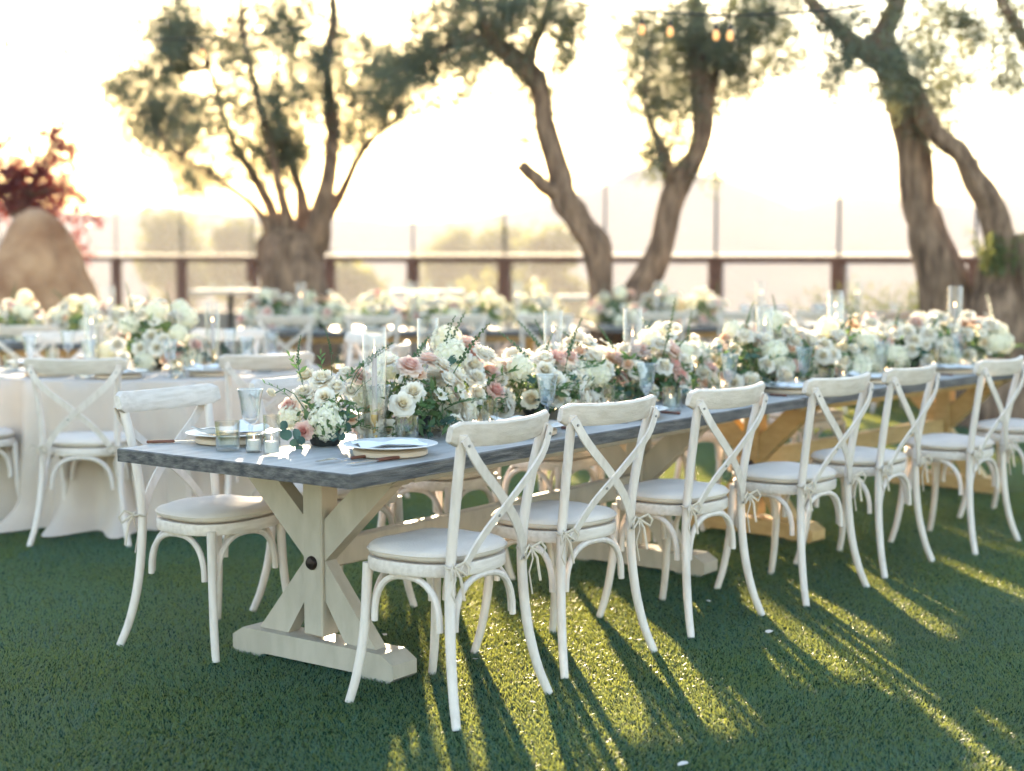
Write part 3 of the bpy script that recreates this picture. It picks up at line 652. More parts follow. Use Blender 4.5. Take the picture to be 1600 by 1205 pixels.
# first bowl at the bare end, composed bloom by bloom
def first_bowl():
    rr = random.Random(3); t = thing('flower_arrangement', 'first low flower bowl from the bare table end, with a big hydrangea and hanging eucalyptus', 'flowers', T1(.46, -.02, ZT + .001), ANG1 - R(90), FG)
    obj('bowl', bowl_me, t)
    o = obj('greenery', fillers[0], t, (0, .02, .045), (0, 0, 1), (.12, .12, .13)); tag(o, kind='stuff')
    # local frame turned so -y looks to the camera side: build in camera-facing axes instead
    o0 = T1(.46, -.02, ZT); inv = Matrix.Rotation(-(ANG1 - R(90)), 3, 'Z')
    k = o0.y / FPX
    for kind, u, v, dy, r, nz in [('hydrangea', 512, 657, -.05, .066, .5), ('hydrangea', 452, 655, .02, .045, .6), ('pink', 478, 670, -.09, .030, .3), ('rose_white', 508, 619, -.03, .031, .7),
            ('stock', 470, 615, .04, .036, 1.2), ('rose_blush', 447, 636, .03, .034, .8), ('stock', 500, 592, .05, .040, 1.4), ('ranunculus', 525, 604, .02, .027, 1.2), ('rose_blush', 560, 590, .12, .040, 1.0),
            ('hydrangea', 575, 640, .13, .052, .6), ('peach', 548, 655, .01, .022, .4), ('ranunculus', 545, 612, .06, .024, 1.0), ('cream', 470, 588, .1, .03, 1.2), ('stock', 538, 585, .1, .03, 1.2), ('ranunculus', 566, 670, .05, .022, .5), ('bud', 425, 613, -.02, .026, 1.0)]:
        p = Vector(((u - 507) * k, dy, (697 - v) * k)); nrm = Vector((p.x * 5, -1.0 + dy * 6, nz)).normalized()
        bloom(t, kind, inv @ p, inv @ nrm, r, rr)
    m = MB(); m.tube([inv @ Vector(p) for p in ((-.06, .02, .10), (-.10, 0, .17), (-.13, -.02, .19), (-.165, -.02, .172))], .0018, 5); m.build('stem', M['stem'], t)
    for i, (u, v, dy, sc) in enumerate([(455, 690, -.10, 1.0), (470, 688, -.11, .85), (462, 701, -.09, .9), (476, 697, -.10, .8), (472, 708, -.10, .65), (524, 693, -.07, .95), (538, 693, -.05, .7), (538, 667, -.03, 1.05), (447, 678, -.03, .8), (543, 680, -.02, .8)]):
        p = Vector(((u - 507) * k, dy, (697 - v) * k + .012)); lo = inv @ p
        obj('eucalyptus_leaf', leafE, t, lo, (R(70 + rr.uniform(-25, 25)), rr.uniform(-.4, .4), -(ANG1 - R(90)) + rr.uniform(-.7, .7) + math.pi), sc * 1.05)
    for (u, v, dy, rz, kd, tx) in [(540, 650, 0, -1.2, 'a', .4), (470, 600, .05, .8, 'a', 1.2), (455, 625, 0, 1.2, 'b', .8), (530, 610, .03, -.7, 'a', 1.0), (500, 600, .06, .2, 'b', 1.3), (550, 620, .05, -1.0, 'b', .9), (485, 640, -.02, .5, 'b', .9), (545, 665, -.02, -1.6, 'a', .1)]:
        p = Vector(((u - 507) * k, dy, (697 - v) * k)); sprig(t, kd, inv @ p, (tx, 0, rz - (ANG1 - R(90))), .62, rr=rr)
    for (u, v, rx, ry, i, s) in [(470, 605, .1, -.35, 0, .62), (515, 590, 0, .1, 1, .55), (545, 610, .1, .15, 2, .8), (552, 600, 0, .45, 0, .6)]:
        p = Vector(((u - 507) * k, .05, (697 - v) * k)); obj('flower_spike', spikes[i], t, inv @ p, (rx, ry, -(ANG1 - R(90))), s)
first_bowl()
posF = [.86, 1.22, 1.62, 2.02, 2.42, 2.80]
for i, tt in enumerate(posF):
    a = arrangement('%s flower arrangement from the bare end of the grey farm table' % ORD[i + 1], 20 + i, .26, .175, .20 + .03 * (i % 2) + .01, nb=40, nsp=15, nspk=3, group=FG)
    a.location = T1(tt, -.03 + .05 * (-1) ** i, ZT + .001); a.rotation_euler = (0, 0, ANG1)
for i, tt in enumerate([.22, .62, 1.02, 1.44, 1.86, 2.28, 2.66]):
    a = arrangement('%s flower arrangement from the grey table on the warm-lit farm table' % ORD[i], 40 + i, .26, .175, .22 + .03 * (i % 2), nb=36, nsp=11, nspk=2, group=FG)
    a.location = T2(tt, .04 * (-1) ** i, ZT + .001); a.rotation_euler = (0, 0, ANG2)

# ------------------------------------------------------------------ tableware prototypes
def make_plate():
    t = thing('dinner_plate', 'plate', 'plate'); m = MB(); m.lathe([(.0001, .003), (.075, .003), (.085, .006), (.148, .016), (.150, .018), (.147, .019), (.085, .0095), (.0001, .008)], 40); m.build('plate', M['china'], t); return t
def make_charger():
    m = MB(); m.lathe([(.0001, 0), (.112, 0), (.118, .004), (.118, .017), (.112, .020), (.0001, .020)], 36); o = m.build('charger', M['charger']); return tag(o, 'charger', 'charger')
def make_napkin(seed):
    m = MB(); nx, ny = 18, 12; vs = []
    for i in range(nx + 1):
        for j in range(ny + 1):
            x = -.11 + .22 * i / nx; y = -.075 + .15 * j / ny
            z = .022 + .006 * math.sin(y * 60 + 3 * x * 10 + seed) * (.4 + abs(x) * 5) + .012 * noise.noise(Vector((x * 14, y * 14, seed))) + .018 * max(0, abs(x) - .07) / .04 * (seed % 2)
            vs.append((x, y * (1 - .25 * math.cos(x * 14)), max(.019, z)))
    w = ny + 1; m.add(vs, [(i * w + j, (i + 1) * w + j, (i + 1) * w + j + 1, i * w + j + 1) for i in range(nx) for j in range(ny)])
    n = len(vs); m.add([(x, y, z - .003) for x, y, z in vs], [(i * w + j, i * w + j + 1, (i + 1) * w + j + 1, (i + 1) * w + j) for i in range(nx) for j in range(ny)])
    o = m.build('napkin', M['napkin']); return tag(o, 'napkin', 'napkin')
def make_goblet():
    t = thing('crystal_goblet', 'goblet', 'glass')
    m = MB(); m.lathe([(.0001, .001), (.033, .001), (.034, .003), (.012, .007), (.0055, .014), (.005, .05), (.008, .066), (.011, .070), (.006, .076), (.0001, .078)], 20); m.build('stem', M['crystal'], t)
    m = MB(); m.lathe([(.0001, .076), (.014, .078), (.024, .088), (.029, .11), (.032, .14), (.037, .170), (.0415, .190)], 36, rib=1, amp=.022); m.lathe([(.0395, .190), (.035, .17), (.030, .14), (.0265, .11), (.020, .094), (.0001, .09)], 36, rib=1, amp=.01); m.build('bowl', M['crystal'], t)
    m = MB(); m.lathe([(.041, .189), (.0425, .1905), (.041, .192), (.0395, .1905), (.041, .189)], 24); m.build('rim', M['crystal'], t)
    return t
def make_tumbler():
    t = thing('water_tumbler', 'tumbler', 'glass')
    m = MB(); m.lathe([(.0001, .001), (.036, .001), (.038, .006), (.039, .05), (.040, .095)], 40, rib=1, amp=.012); m.lathe([(.0375, .095), (.0365, .05), (.035, .014), (.0001, .014)], 40, rib=1, amp=.008); m.build('glass_wall', M['crystal'], t)
    m = MB(); m.lathe([(.0001, .016), (.0345, .016), (.036, .062), (.0001, .062)], 20); m.build('water', M['water'], t)
    return t
def make_votive(h, r):
    t = thing('votive_candle', 'votive', 'candle')
    m = MB(); m.lathe([(.0001, .001), (r, .001), (r, h), (r - .002, h), (r - .002, .006), (.0001, .006)], 24); m.build('glass_cup', M['glass'], t)
    m = MB(); k = min(.042, h * .65); m.lathe([(.0001, .007), (r - .004, .007), (r - .004, k - .004), (r - .007, k), (.0001, k - .002)], 18); w = m.build('wax', M['wax'], t)
    m = MB(); m.tube([(0, 0, k - .002), (0, 0, k + .006)], .0008, 4); m.lathe([(.0001, k + .005), (.0018, k + .008), (.0014, k + .011), (.0001, k + .015)], 6); m.build('flame', M['flame'], w)
    return t
def make_hurricane(h, r=.04):
    m = MB(); m.lathe([(r - .0025, .004), (.0001, .004), (.0001, .001), (r, .001), (r, h), (r - .001, h + .0015), (r - .0025, h), (r - .0025, .006)], 28); o = m.build('hurricane_glass', M['glass']); return tag(o, 'hurricane', 'candle glass')
def make_taper(h):
    t = thing('taper_candle', 'taper', 'candle')
    m = MB(); m.lathe([(.0001, .008), (.028, .008), (.028, .012), (.010, .018), (.006, .03), (.011, .045), (.006, .06), (.012, .075), (.013, .095), (.0001, .095)], 16); m.build('brass_holder', M['brass'], t)
    m = MB(); m.lathe([(.0001, .09), (.010, .09), (.0085, h - .01), (.006, h), (.0001, h + .001)], 12); c = m.build('wax', M['mauve'], t)
    m = MB(); m.lathe([(.0001, h + .004), (.0038, h + .010), (.0026, h + .018), (.0001, h + .030)], 8); m.build('flame', M['flame'], c)
    return t
def make_fork():
    t = thing('fork', 'fork', 'fork')
    m = MB(); m.tube([(0, -.005, .006), (0, .03, .004), (0, .055, .009)], [.003, .0025, .006], 6, flat=.5); m.box((0, .066, .010), (.022, .024, .002))
    for k in range(4): m.beam((-.0085 + k * .0057, .078, .0095), (-.0085 + k * .0057, .122, .007), .0028, .0016, bev=0)
    m.build('head', M['steel'], t); m = MB(); m.box((0, -.05, .006), (.014, .09, .009), bev=.003); m.build('handle', M['handle'], t); return t
def make_knife():
    t = thing('knife', 'knife', 'knife')
    m = MB(); m.box((0, .045, .006), (.017, .10, .0018)); m.add([(-.0085, .095, .0051), (.0085, .095, .0051), (.004, .118, .006), (-.0085, .095, .0069), (.0085, .095, .0069)], [(0, 1, 2), (3, 2, 4), (0, 2, 3), (1, 4, 2)]); m.build('blade', M['steel'], t, smooth=False)
    m = MB(); m.box((0, -.05, .006), (.015, .092, .010), bev=.003); m.build('handle', M['handle'], t); return t
plate = make_plate(); charger = make_charger(); napkins = [make_napkin(0), make_napkin(1)]; goblet = make_goblet(); tumbler = make_tumbler()
votS = make_votive(.060, .026); votT = make_votive(.125, .027); fork = make_fork(); knife = make_knife()
def place(pos, ang, side_txt, grp, full=True, seed=0, glasses=True):
    """pos: plate centre on the table, ang: direction from the sitter to the table's middle"""
    f = Vector((math.cos(ang), math.sin(ang), 0)); r = Vector((f.y, -f.x, 0)); rr = random.Random(seed); z = Vector((0, 0, pos.z))
    put(charger, pos, 0, 'low tan charger under the white plate ' + side_txt, grp + ' chargers')
    put(plate, pos + Vector((0, 0, .0185)), 0, 'white china dinner plate ' + side_txt, grp + ' plates')
    put(napkins[seed % 2], pos + Vector((0, 0, .012)), ang + rr.uniform(-.5, .5), 'crumpled white napkin on the plate ' + side_txt, grp + ' napkins')
    if full:
        put(fork, pos - r * .20 - f * .02, ang - R(90) + rr.uniform(-.1, .1), 'brown handled fork by the plate ' + side_txt, grp + ' forks')
        put(knife, pos + r * .20 - f * .02, ang - R(90) + rr.uniform(-.1, .1), 'brown handled knife by the plate ' + side_txt, grp + ' knives')
    if glasses:
        put(goblet, pos + r * .25 + f * .075, rr.random() * 6, 'stemmed crystal goblet by the plate ' + side_txt, grp + ' goblets')
        put(tumbler, pos + r * .31 - f * .01, rr.random() * 6, 'ribbed water tumbler by the plate ' + side_txt, grp + ' tumblers')
zt = ZT + .0015
# the two settings at the bare end are placed as seen, the others follow their chairs
S1 = 'before the first chair of the fork end'; G1 = 'long table'
p = T1(.40, .315, zt)
put(charger, p, 0, 'low tan charger under the plate with the draped napkin, beside the two brown handled forks', G1 + ' chargers')
put(plate, p + Vector((0, 0, .0185)), 0, 'wide white dinner plate beside the two brown handled forks', G1 + ' plates')
put(napkins[0], p + Vector((0, 0, .014)), .35, 'draped white napkin on the plate beside the two brown handled forks', G1 + ' napkins')
put(fork, T1(.225, .30, zt), ANG1 + R(80), 'steel fork with tines showing and brown handle on the bare table corner', G1 + ' forks')
put(knife, T1(.195, .335, zt + .0) + Vector((.075, .0, 0)), ANG1 + R(84), 'brown handled knife lying close beside the fork on the table corner', G1 + ' knives')
put(goblet, gnd(592, 691, zt), 0, 'crystal goblet in front of the hurricane candle, behind the wide white plate', G1 + ' goblets')
put(tumbler, gnd(636, 695, zt), 0, 'ribbed tumbler of water right behind the wide white plate', G1 + ' tumblers')
p = T1(.33, -.33, zt)
put(charger, p, 0, 'tan charger under the plate opposite the fork corner', G1 + ' chargers')
put(plate, p + Vector((0, 0, .0185)), 0, 'white plate opposite the fork corner, behind the ribbed tumbler', G1 + ' plates')
put(napkins[1], p + Vector((0, 0, .016)), .9, 'peaked white napkin on the plate opposite the fork corner', G1 + ' napkins')
put(knife, gnd(275, 692, zt), R(-75), 'brown handled knife on the table edge opposite the fork corner', G1 + ' knives')
put(tumbler, gnd(356, 704, zt), 0, 'ribbed tumbler beside the two white votive candles', G1 + ' tumblers')
put(goblet, gnd(392, 699, zt), 0, 'tall crystal goblet behind the two white votive candles', G1 + ' goblets')
put(votS, gnd(397, 706, zt), 0, 'short white votive candle in glass beside the ribbed tumbler', 'votive candles')
put(votT, gnd(425, 710, zt), 0, 'tall glass votive with white candle before the first flower bowl', 'votive candles')
for i, t_ in enumerate(near_t[1:], 1):
    ang = (ANG1 if t_ < LT else ANG2) + R(90); place(TT(t_ + (.05 if t_ < LT else 0), .325, zt), ang, 'before the %s chair of the fork side' % ORD[i], G1, seed=i)
for i, t_ in enumerate(far_t[1:], 1):
    ang = (ANG1 if t_ < LT else ANG2) - R(90); place(TT(t_, -.325, zt), ang, 'before the %s chair of the round table side' % ORD[i], G1, seed=20 + i)
rv = random.Random(4)
for i, (t_, c) in enumerate([(1.02, .24), (1.45, .26), (1.8, .23), (2.25, .25), (2.6, .26), (3.3, .26), (3.75, .25), (4.2, .24), (4.7, .25), (5.2, .25), (.9, -.25), (1.6, -.25), (2.3, -.25), (3.1, -.25)]):
    put(votS if i % 2 else votT, TT(t_, c, zt), 0, '%s glass votive by the %s arrangement of the %s table, %s side' % ('short' if i % 2 else 'tall', ORD[min(range(7), key=lambda k: abs(([.46] + posF + [9])[k] - t_))] if t_ < LT else ORD[min(6, int((t_ - LT) / .41))], 'grey' if t_ < LT else 'warm-lit', 'fork' if c > 0 else 'round table'), 'votives among the flowers')
for i, (t_, c, h) in enumerate([(.60, .075, .385), (1.18, -.17, .39), (1.90, -.10, .40), (2.32, .02, .40), (3.35, .05, .38), (4.1, 0, .42), (4.3, -.12, .44), (5.35, .05, .45)]):
    p = TT(t_, c, zt); w = ['standing behind the first crystal goblet', 'second from the bare table end', 'third from the bare table end', 'fourth from the bare table end', 'on the warm-lit table, nearest the grey table', 'on the warm-lit table, shorter of a close pair', 'on the warm-lit table, taller of a close pair', 'on the warm-lit table, nearest the thick trunk'][i]
    hg = make_hurricane(h); hg.location = p; tag(hg, 'clear cylinder hurricane glass ' + w, group='hurricane glasses')
    tc = make_taper(h - .09 - .03 * (i % 2)); tc.location = p + Vector((0, 0, .0005)); tag(tc, 'lit mauve taper inside the hurricane glass ' + w, group='taper candles')
# round table settings
a = arrangement('big flower arrangement with pink roses in the middle of the round linen table', 77, .27, .25, .30, nb=44, nsp=14, nspk=5); a.location = (RC.x, RC.y, ZT + .001)
for i, (an, r, da) in enumerate(RCH):
    d = Vector((math.cos(R(an)), math.sin(R(an)), 0)); place(Vector((RC.x, RC.y, zt)) + d * .68, R(an + 180), 'facing ' + rs[i] + ', round table', 'round table', full=False, seed=50 + i)
for i in range(5):
    an = R(30 + 72 * i); put(votS if i % 2 else votT, Vector((RC.x + .36 * math.cos(an), RC.y + .36 * math.sin(an), zt)), 0, ('short' if i % 2 else 'tall') + ' glass votive candle around the round table flowers', 'round table votives')
for i, an in enumerate((200, 20)):
    p = Vector((RC.x + .33 * math.cos(R(an)), RC.y + .33 * math.sin(R(an)), zt)); hg = make_hurricane(.36); hg.location = p; tag(hg, 'hurricane glass beside the round table flowers on the %s side' % ('boulder', 'long table')[i], group='hurricane glasses')
    tc = make_taper(.25); tc.location = p; tag(tc, 'lit taper beside the round table flowers on the %s side' % ('boulder', 'long table')[i], group='taper candles')

# ------------------------------------------------------------------ tables further back
for bi, (x, y, an, nm, fl) in enumerate([(-5.35, 11.0, 12, 'by the boulder', [.35, .8, 1.3, 1.75, 2.2, 2.65]), (-2.35, 13.1, 6, 'near the gnarled stump', [.3, .75, 1.2, 1.65, 2.1, 2.55]), (.75, 13.9, 6, 'near the twin trunks', [.2, .6, 1.0])]):
    t_ = copy_tree(tb2); t_.location = (x, y, 0); t_.rotation_euler = (0, 0, R(an)); tag(t_, 'farm table with grey top and flowers standing ' + nm, 'table', 'farm tables')
    a2 = Vector((math.cos(R(an)), math.sin(R(an)), 0)); r2 = Vector((a2.y, -a2.x, 0)); o = Vector((x, y, 0))
    for i, q in enumerate(fl):
        a = arrangement('%s flower arrangement from the boulder end on the farm table %s' % (ORD[i], nm), 90 + bi * 10 + i, .27, .20, .25, nb=30, nsp=5, nspk=1, group='flowers on the back tables')
        a.location = o + a2 * q + r2 * .02 + Vector((0, 0, ZT + .001)); a.rotation_euler = (0, 0, R(an))
    for i in range(4):
        q = .42 + i * .70
        for s in (1, -1):
            p = o + a2 * (q + .03 * s) + r2 * (.56 * s); put(chair, p, R(an + 90 * s) - R(90), '%s chair from the boulder end, %s side of the table %s' % (ORD[i], ('lawn', 'fence')[s < 0], nm), 'chairs at the back tables', skip=('screw', 'piping'))
            p = o + a2 * q + r2 * (.33 * s) + Vector((0, 0, zt)); put(plate, p, 0, '%s white plate from the boulder end, %s side of the table %s' % (ORD[i], ('lawn', 'fence')[s < 0], nm), 'back table plates')
            put(goblet, p + a2 * .2 * s - r2 * .12 * s, 0, '%s crystal goblet from the boulder end, %s side of the table %s' % (ORD[i], ('lawn', 'fence')[s < 0], nm), 'back table goblets')
            put(tumbler, p + a2 * .24 * s - r2 * .02 * s, 0, '%s water tumbler from the boulder end, %s side of the table %s' % (ORD[i], ('lawn', 'fence')[s < 0], nm), 'back table tumblers')
    for i, q in enumerate((.55, 1.5, 2.4)):
        p = o + a2 * q + Vector((0, 0, zt)) + r2 * .12; hg = make_hurricane(.40); hg.location = p; tag(hg, '%s hurricane glass from the boulder end on the table %s' % (ORD[i], nm), group='back table hurricane glasses')
        tc = make_taper(.28); tc.location = p; tag(tc, 'lit taper in the %s hurricane glass from the boulder end, table %s' % (ORD[i], nm), group='back table tapers')
# white topped bar tables near the fence
for i, (u, v, Y, w) in enumerate([(360, 452, 17.5, .82), (668, 453, 15.6, .75), (925, 461, 16.2, .72)]):
    p = at(u, v, Y); t_ = thing('bar_table', 'tall bar table with bright white top ' + ['between the gnarled stump and the boulder', 'between the gnarled stump and the twin trunks', 'behind the twin-trunked olive tree'][i], 'table', (p.x, p.y, 0), 0, 'bar tables')
    m = MB(); m.box((0, 0, p.z - .03), (w, .6, .05), bev=.006); m.build('tabletop', M['tabletop_white'], t_, smooth=False)
    m = MB(); m.lathe([(.035, p.z - .056), (.035, .05), (.24, .025), (.25, .0), (.0001, .0)], 16); m.build('pedestal', M['pole'], t_)
    if i < 2:
        for k, dx in enumerate((-.2, .02, .24)): put(tumbler, Vector((p.x + dx, p.y - .1 * k, p.z - .004)), 0, 'drinking glass on the bar table ' + ['left of the many-limbed olive tree', 'between the two olive trees'][i], 'bar table glasses')

# ------------------------------------------------------------------ fence
fn = thing('fence', 'dark brown post and rail fence with thin poles and hazy glass panes', 'fence', (*fence_xy(4), 0))
fo = Vector((*fence_xy(4), 0)); RZ = 1.365
for k in range(-2, 13):
    p = Vector((*fence_xy(k), 0)) - fo; q = Vector((*fence_xy(k + 1), 0)) - fo; d = (q - p).normalized()
    rot = Matrix.Rotation(math.atan2(d.y, d.x), 3, 'Z')
    m = MB(); m.box(p + Vector((0, 0, RZ / 2 - .03)), (.14, .14, RZ - .06), rot, bev=.008); m.build('post', M['fence'], fn, smooth=False)
    m = MB(); m.tube([p + Vector((0, 0, RZ - .02)), p + Vector((0, 0, RZ + 1.08))], .014 + .003 * (k < 3), 8); m.build('pole', M['pole'], fn)
    m = MB(); m.beam(p + Vector((0, 0, RZ - .042)) , q + Vector((0, 0, RZ - .042)), .16, .075); m.build('rail', M['fence'], fn, smooth=False)
    m = MB(); m.beam(p + d * .02 + Vector((0, 0, RZ + .025)), q - d * .02 + Vector((0, 0, RZ + .025)), .03, .05, bev=0); m.build('glass_channel', M['frost'], fn, smooth=False)
    m = MB(); m.beam(p + d * .03 + Vector((0, 0, RZ + .50)), q - d * .03 + Vector((0, 0, RZ + .50)), .008, .88, bev=0); m.build('pane', M['pane'], fn, smooth=False)
    m = MB(); m.beam(p + d * .08 + Vector((0, 0, .94)), q - d * .08 + Vector((0, 0, .94)), .008, .76, bev=0); m.build('pane', M['pane'], fn, smooth=False)
    m = MB(); m.beam(p + d * .072 + Vector((0, 0, .535)), q - d * .072 + Vector((0, 0, .535)), .05, .04, bev=.003); m.build('bottom_rail', M['fence'], fn, smooth=False)
p = Vector((*fence_xy(-2.5), 0)); q = Vector((*fence_xy(13.2), 0)); n = 40; m = MB(); vs = []; dd = Vector((-(q - p).y, (q - p).x, 0)).normalized()
for i in range(n + 1):
    b = p.lerp(q, i / n); j = lambda z: .03 * noise.noise(Vector((b.x * 2, b.y * 2, z * 4)))
    vs += [b + dd * (.14 + j(0)) + Vector((0, 0, -.2)), b + dd * (.13 + j(.3)) + Vector((0, 0, .3 + j(2))), b + dd * .10 + Vector((0, 0, .5 + j(3) * .3)), b - dd * .30 + Vector((0, 0, .5 + j(4) * .3)), b - dd * .32 + Vector((0, 0, -2))]
dd_f = [(i * 5 + k, i * 5 + k + 1, i * 5 + k + 6, i * 5 + k + 5) for i in range(n) for k in range(4)]
m.add(vs, dd_f); w = m.build('low_wall', M['stone']); tag(w, 'low rough stone wall running along the foot of the fence', 'wall')

# ------------------------------------------------------------------ olive trees
def limb(m, pts, rad, n=12, seed=0, rough=.18):
    P = spline([(*p, r) for p, r in zip(pts, rad)], 6); k0 = len(m.v)
    m.tube([p[:3] for p in P], [p[3] for p in P], n)
    for i in range(len(P)):
        c = Vector(P[i][:3]); r = P[i][3]
        for k in range(n):
            v = Vector(m.v[k0 + i * n + k]); d = v - c
            s = 1 + rough * noise.noise(Vector((v.x * 2.2 / max(r, .06) * .12, v.y * 2.2 / max(r, .06) * .12, v.z * .8 + seed)) * 2.2) + rough * .7 * noise.noise(Vector((d.normalized().x * 3.2, d.normalized().y * 3.2, v.z * 1.2 + seed)))
            m.v[k0 + i * n + k] = tuple(c + d * s)
    return [Vector(p[:3]) for p in P]
def leaves(name, centers, dirs, mt, per=11, L=.058, W=.013, seed=1, spread=.09):
    r_ = np.random.default_rng(seed); C = np.repeat(np.array(centers), per, 0); D = np.repeat(np.array(dirs), per, 0); n = len(C)
    t = r_.random((n, 1)) - .4; base = C + D * t * spread * 2.6 + r_.normal(0, spread * .35, (n, 3))
    u = D * .5 + r_.normal(0, .75, (n, 3)); u[:, 2] -= .15; u /= np.linalg.norm(u, axis=1)[:, None]
    w = np.cross(u, r_.normal(size=(n, 3))); w /= np.linalg.norm(w, axis=1)[:, None]
    l = L * (.7 + .6 * r_.random((n, 1))); ww = W * (.8 + .5 * r_.random((n, 1)))
    Vv = np.stack([base, base + u * l * .5 + w * ww * .5, base + u * l, base + u * l * .5 - w * ww * .5], 1).reshape(-1, 3)
    return npmesh(name, Vv, np.arange(n * 4).reshape(-1, 4), mt)
def tree(name, label, base, limbs, blobs, Y, seed, twig_n, upper=(), leafL=.060, leafW=.014, mt=None, cat='tree', n=12):
    """limbs: (list of (u, v, dy, width px)); blobs: (u, v, ru, rv, dy); upper: (x, y, z, r) crown masses above the view"""
    mt = mt or M['olive']; t = thing(name, label, cat, (base.x, base.y, 0)); o = Vector((base.x, base.y, 0)); rr = random.Random(seed)
    allp = []
    for li, pts in enumerate(limbs):
        P = []; Rd = []
        for u, v, dy, w in pts:
            p = at(u, v, Y + dy); P.append(p - o); Rd.append(w / 2 * (Y + dy) / FPX)
        if li == 0 or pts[0][1] > 480:
            b = P[0].copy(); b.z = -.05; P = [b] + P; Rd = [Rd[0] * 1.25] + Rd
        m = MB(); allp += limb(m, P, Rd, 18 if Rd[0] > .05 else 8, seed + li, .42 if li == 0 else .24); m.build('trunk' if li == 0 else 'limb', M['bark'], t)
    cs = []; ds = []
    def add(c, ru, rz, k):
        for _ in range(k):
            d = Vector((rr.gauss(0, 1), rr.gauss(0, 1), rr.gauss(0, 1))).normalized() * rr.random() ** .45
            p = c + Vector((d.x * ru, d.y * ru * .9, d.z * rz))
            # clumping: leave holes
            if (noise.noise(p * 2.6 + Vector((seed, 0, 0))) + .5 * noise.noise(p * 7 + Vector((0, seed, 0))) + .34) / .5 < rr.random(): continue
            cs.append(p - o); ds.append((d + Vector((0, 0, -.25)) + Vector((rr.gauss(0, .5), rr.gauss(0, .5), rr.gauss(0, .4)))).normalized())
    for u, v, ru, rv_, dy in blobs:
        c = at(u, v, Y + dy); s = (Y + dy) / FPX; a = ru * s * 1.3; b = rv_ * s * 1.3; add(c, a, b, int(twig_n * a * b))
    for x, y, z, r in upper: add(Vector((x, y, z)), r, r * .8, int(twig_n * r * r * .13))
    # twigs from the nearest limb point to some leaf clusters
    m = MB(); A = np.array([tuple(p) for p in allp])
    for i in range(0, len(cs), 30):
        c = np.array(cs[i]); q = A[np.argmin(((A - c) ** 2).sum(1))]; L_ = np.linalg.norm(c - q)
        if L_ > 1.5: q = c + (q - c) * (.8 / L_)
        mid = (c + q) / 2 + np.array([rr.gauss(0, .05), rr.gauss(0, .05), .06]); m.tube([q, mid, c], [.010, .007, .003], 4, cap=False)
    if m.v: tw = m.build('twig', M['bark'], t); tag(tw, kind='stuff')
    me = leaves('crown', [tuple(c) for c in cs], [tuple(d) for d in ds], mt, per=16, L=leafL, W=leafW, seed=seed); cr = obj('crown', me, t)
    return t
Y1 = 16.5; b1 = at(462, 480, Y1)
tree('olive_tree', 'many-limbed olive tree on a thick gnarled stump behind the round table', b1, [
    [(462, 470, 0, 112), (460, 420, 0, 118), (466, 385, 0, 108), (470, 362, 0, 80)],
    [(435, 385, 0, 36), (408, 335, -.1, 12), (372, 302, -.2, 9), (330, 272, -.3, 7), (285, 250, -.4, 5)],
    [(448, 385, 0, 40), (425, 330, .1, 18), (400, 280, .2, 15), (372, 235, .3, 12), (352, 190, .3, 9), (330, 110, .4, 7)],
    [(458, 385, 0, 38), (446, 330, -.1, 17), (434, 285, -.2, 15), (420, 220, -.2, 12), (400, 140, -.2, 10), (380, 50, -.2, 8), (375, -60, -.2, 5)],
    [(480, 380, .2, 36), (470, 300, .3, 15), (452, 245, .5, 12), (440, 190, .6, 9), (430, 110, .8, 6)],
    [(492, 385, -.1, 46), (502, 335, -.2, 32), (515, 265, -.2, 24), (520, 200, -.1, 20), (510, 100, 0, 16), (522, 30, 0, 14), (512, -70, 0, 10), (500, -200, 0, 6)],
    [(500, 350, 0, 26), (530, 308, .1, 16), (556, 255, .1, 11), (585, 215, 0, 8), (625, 185, 0, 5)]],
    [(190, 145, 44, 30, 0), (245, 200, 45, 35, .1), (235, 150, 55, 50, 0), (625, 150, 36, 30, .1), (600, 110, 40, 40, -.1), (260, 75, 50, 40, -.2), (290, 90, 75, 60, .3), (310, 200, 80, 45, -.3), (300, 255, 50, 35, .2), (330, 290, 35, 25, -.2), (390, 190, 80, 70, .3), (430, 120, 70, 60, -.4), (370, 40, 100, 45, .3), (260, 25, 60, 40, .2), (460, 40, 50, 50, 0), (430, 250, 45, 40, .5), (470, 210, 50, 50, .3), (535, 150, 45, 55, -.3), (585, 150, 45, 45, .3), (560, 210, 45, 35, .2), (530, 60, 50, 50, .3), (575, 100, 40, 35, 0), (615, 180, 30, 24, 0), (490, 140, 40, 50, .4)],
    Y1, 11, 1700, upper=[(-3.2, 16.6, 5.2, 1.5), (-2.2, 16.5, 5.6, 1.4), (-2.9, 16.4, 6.6, 1.5), (-2.0, 16.8, 7.0, 1.3), (-4.0, 16.2, 5.9, 1.3), (-3.4, 16.4, 7.6, 1.2)])
Y2 = 14.5; b2 = at(955, 505, Y2)
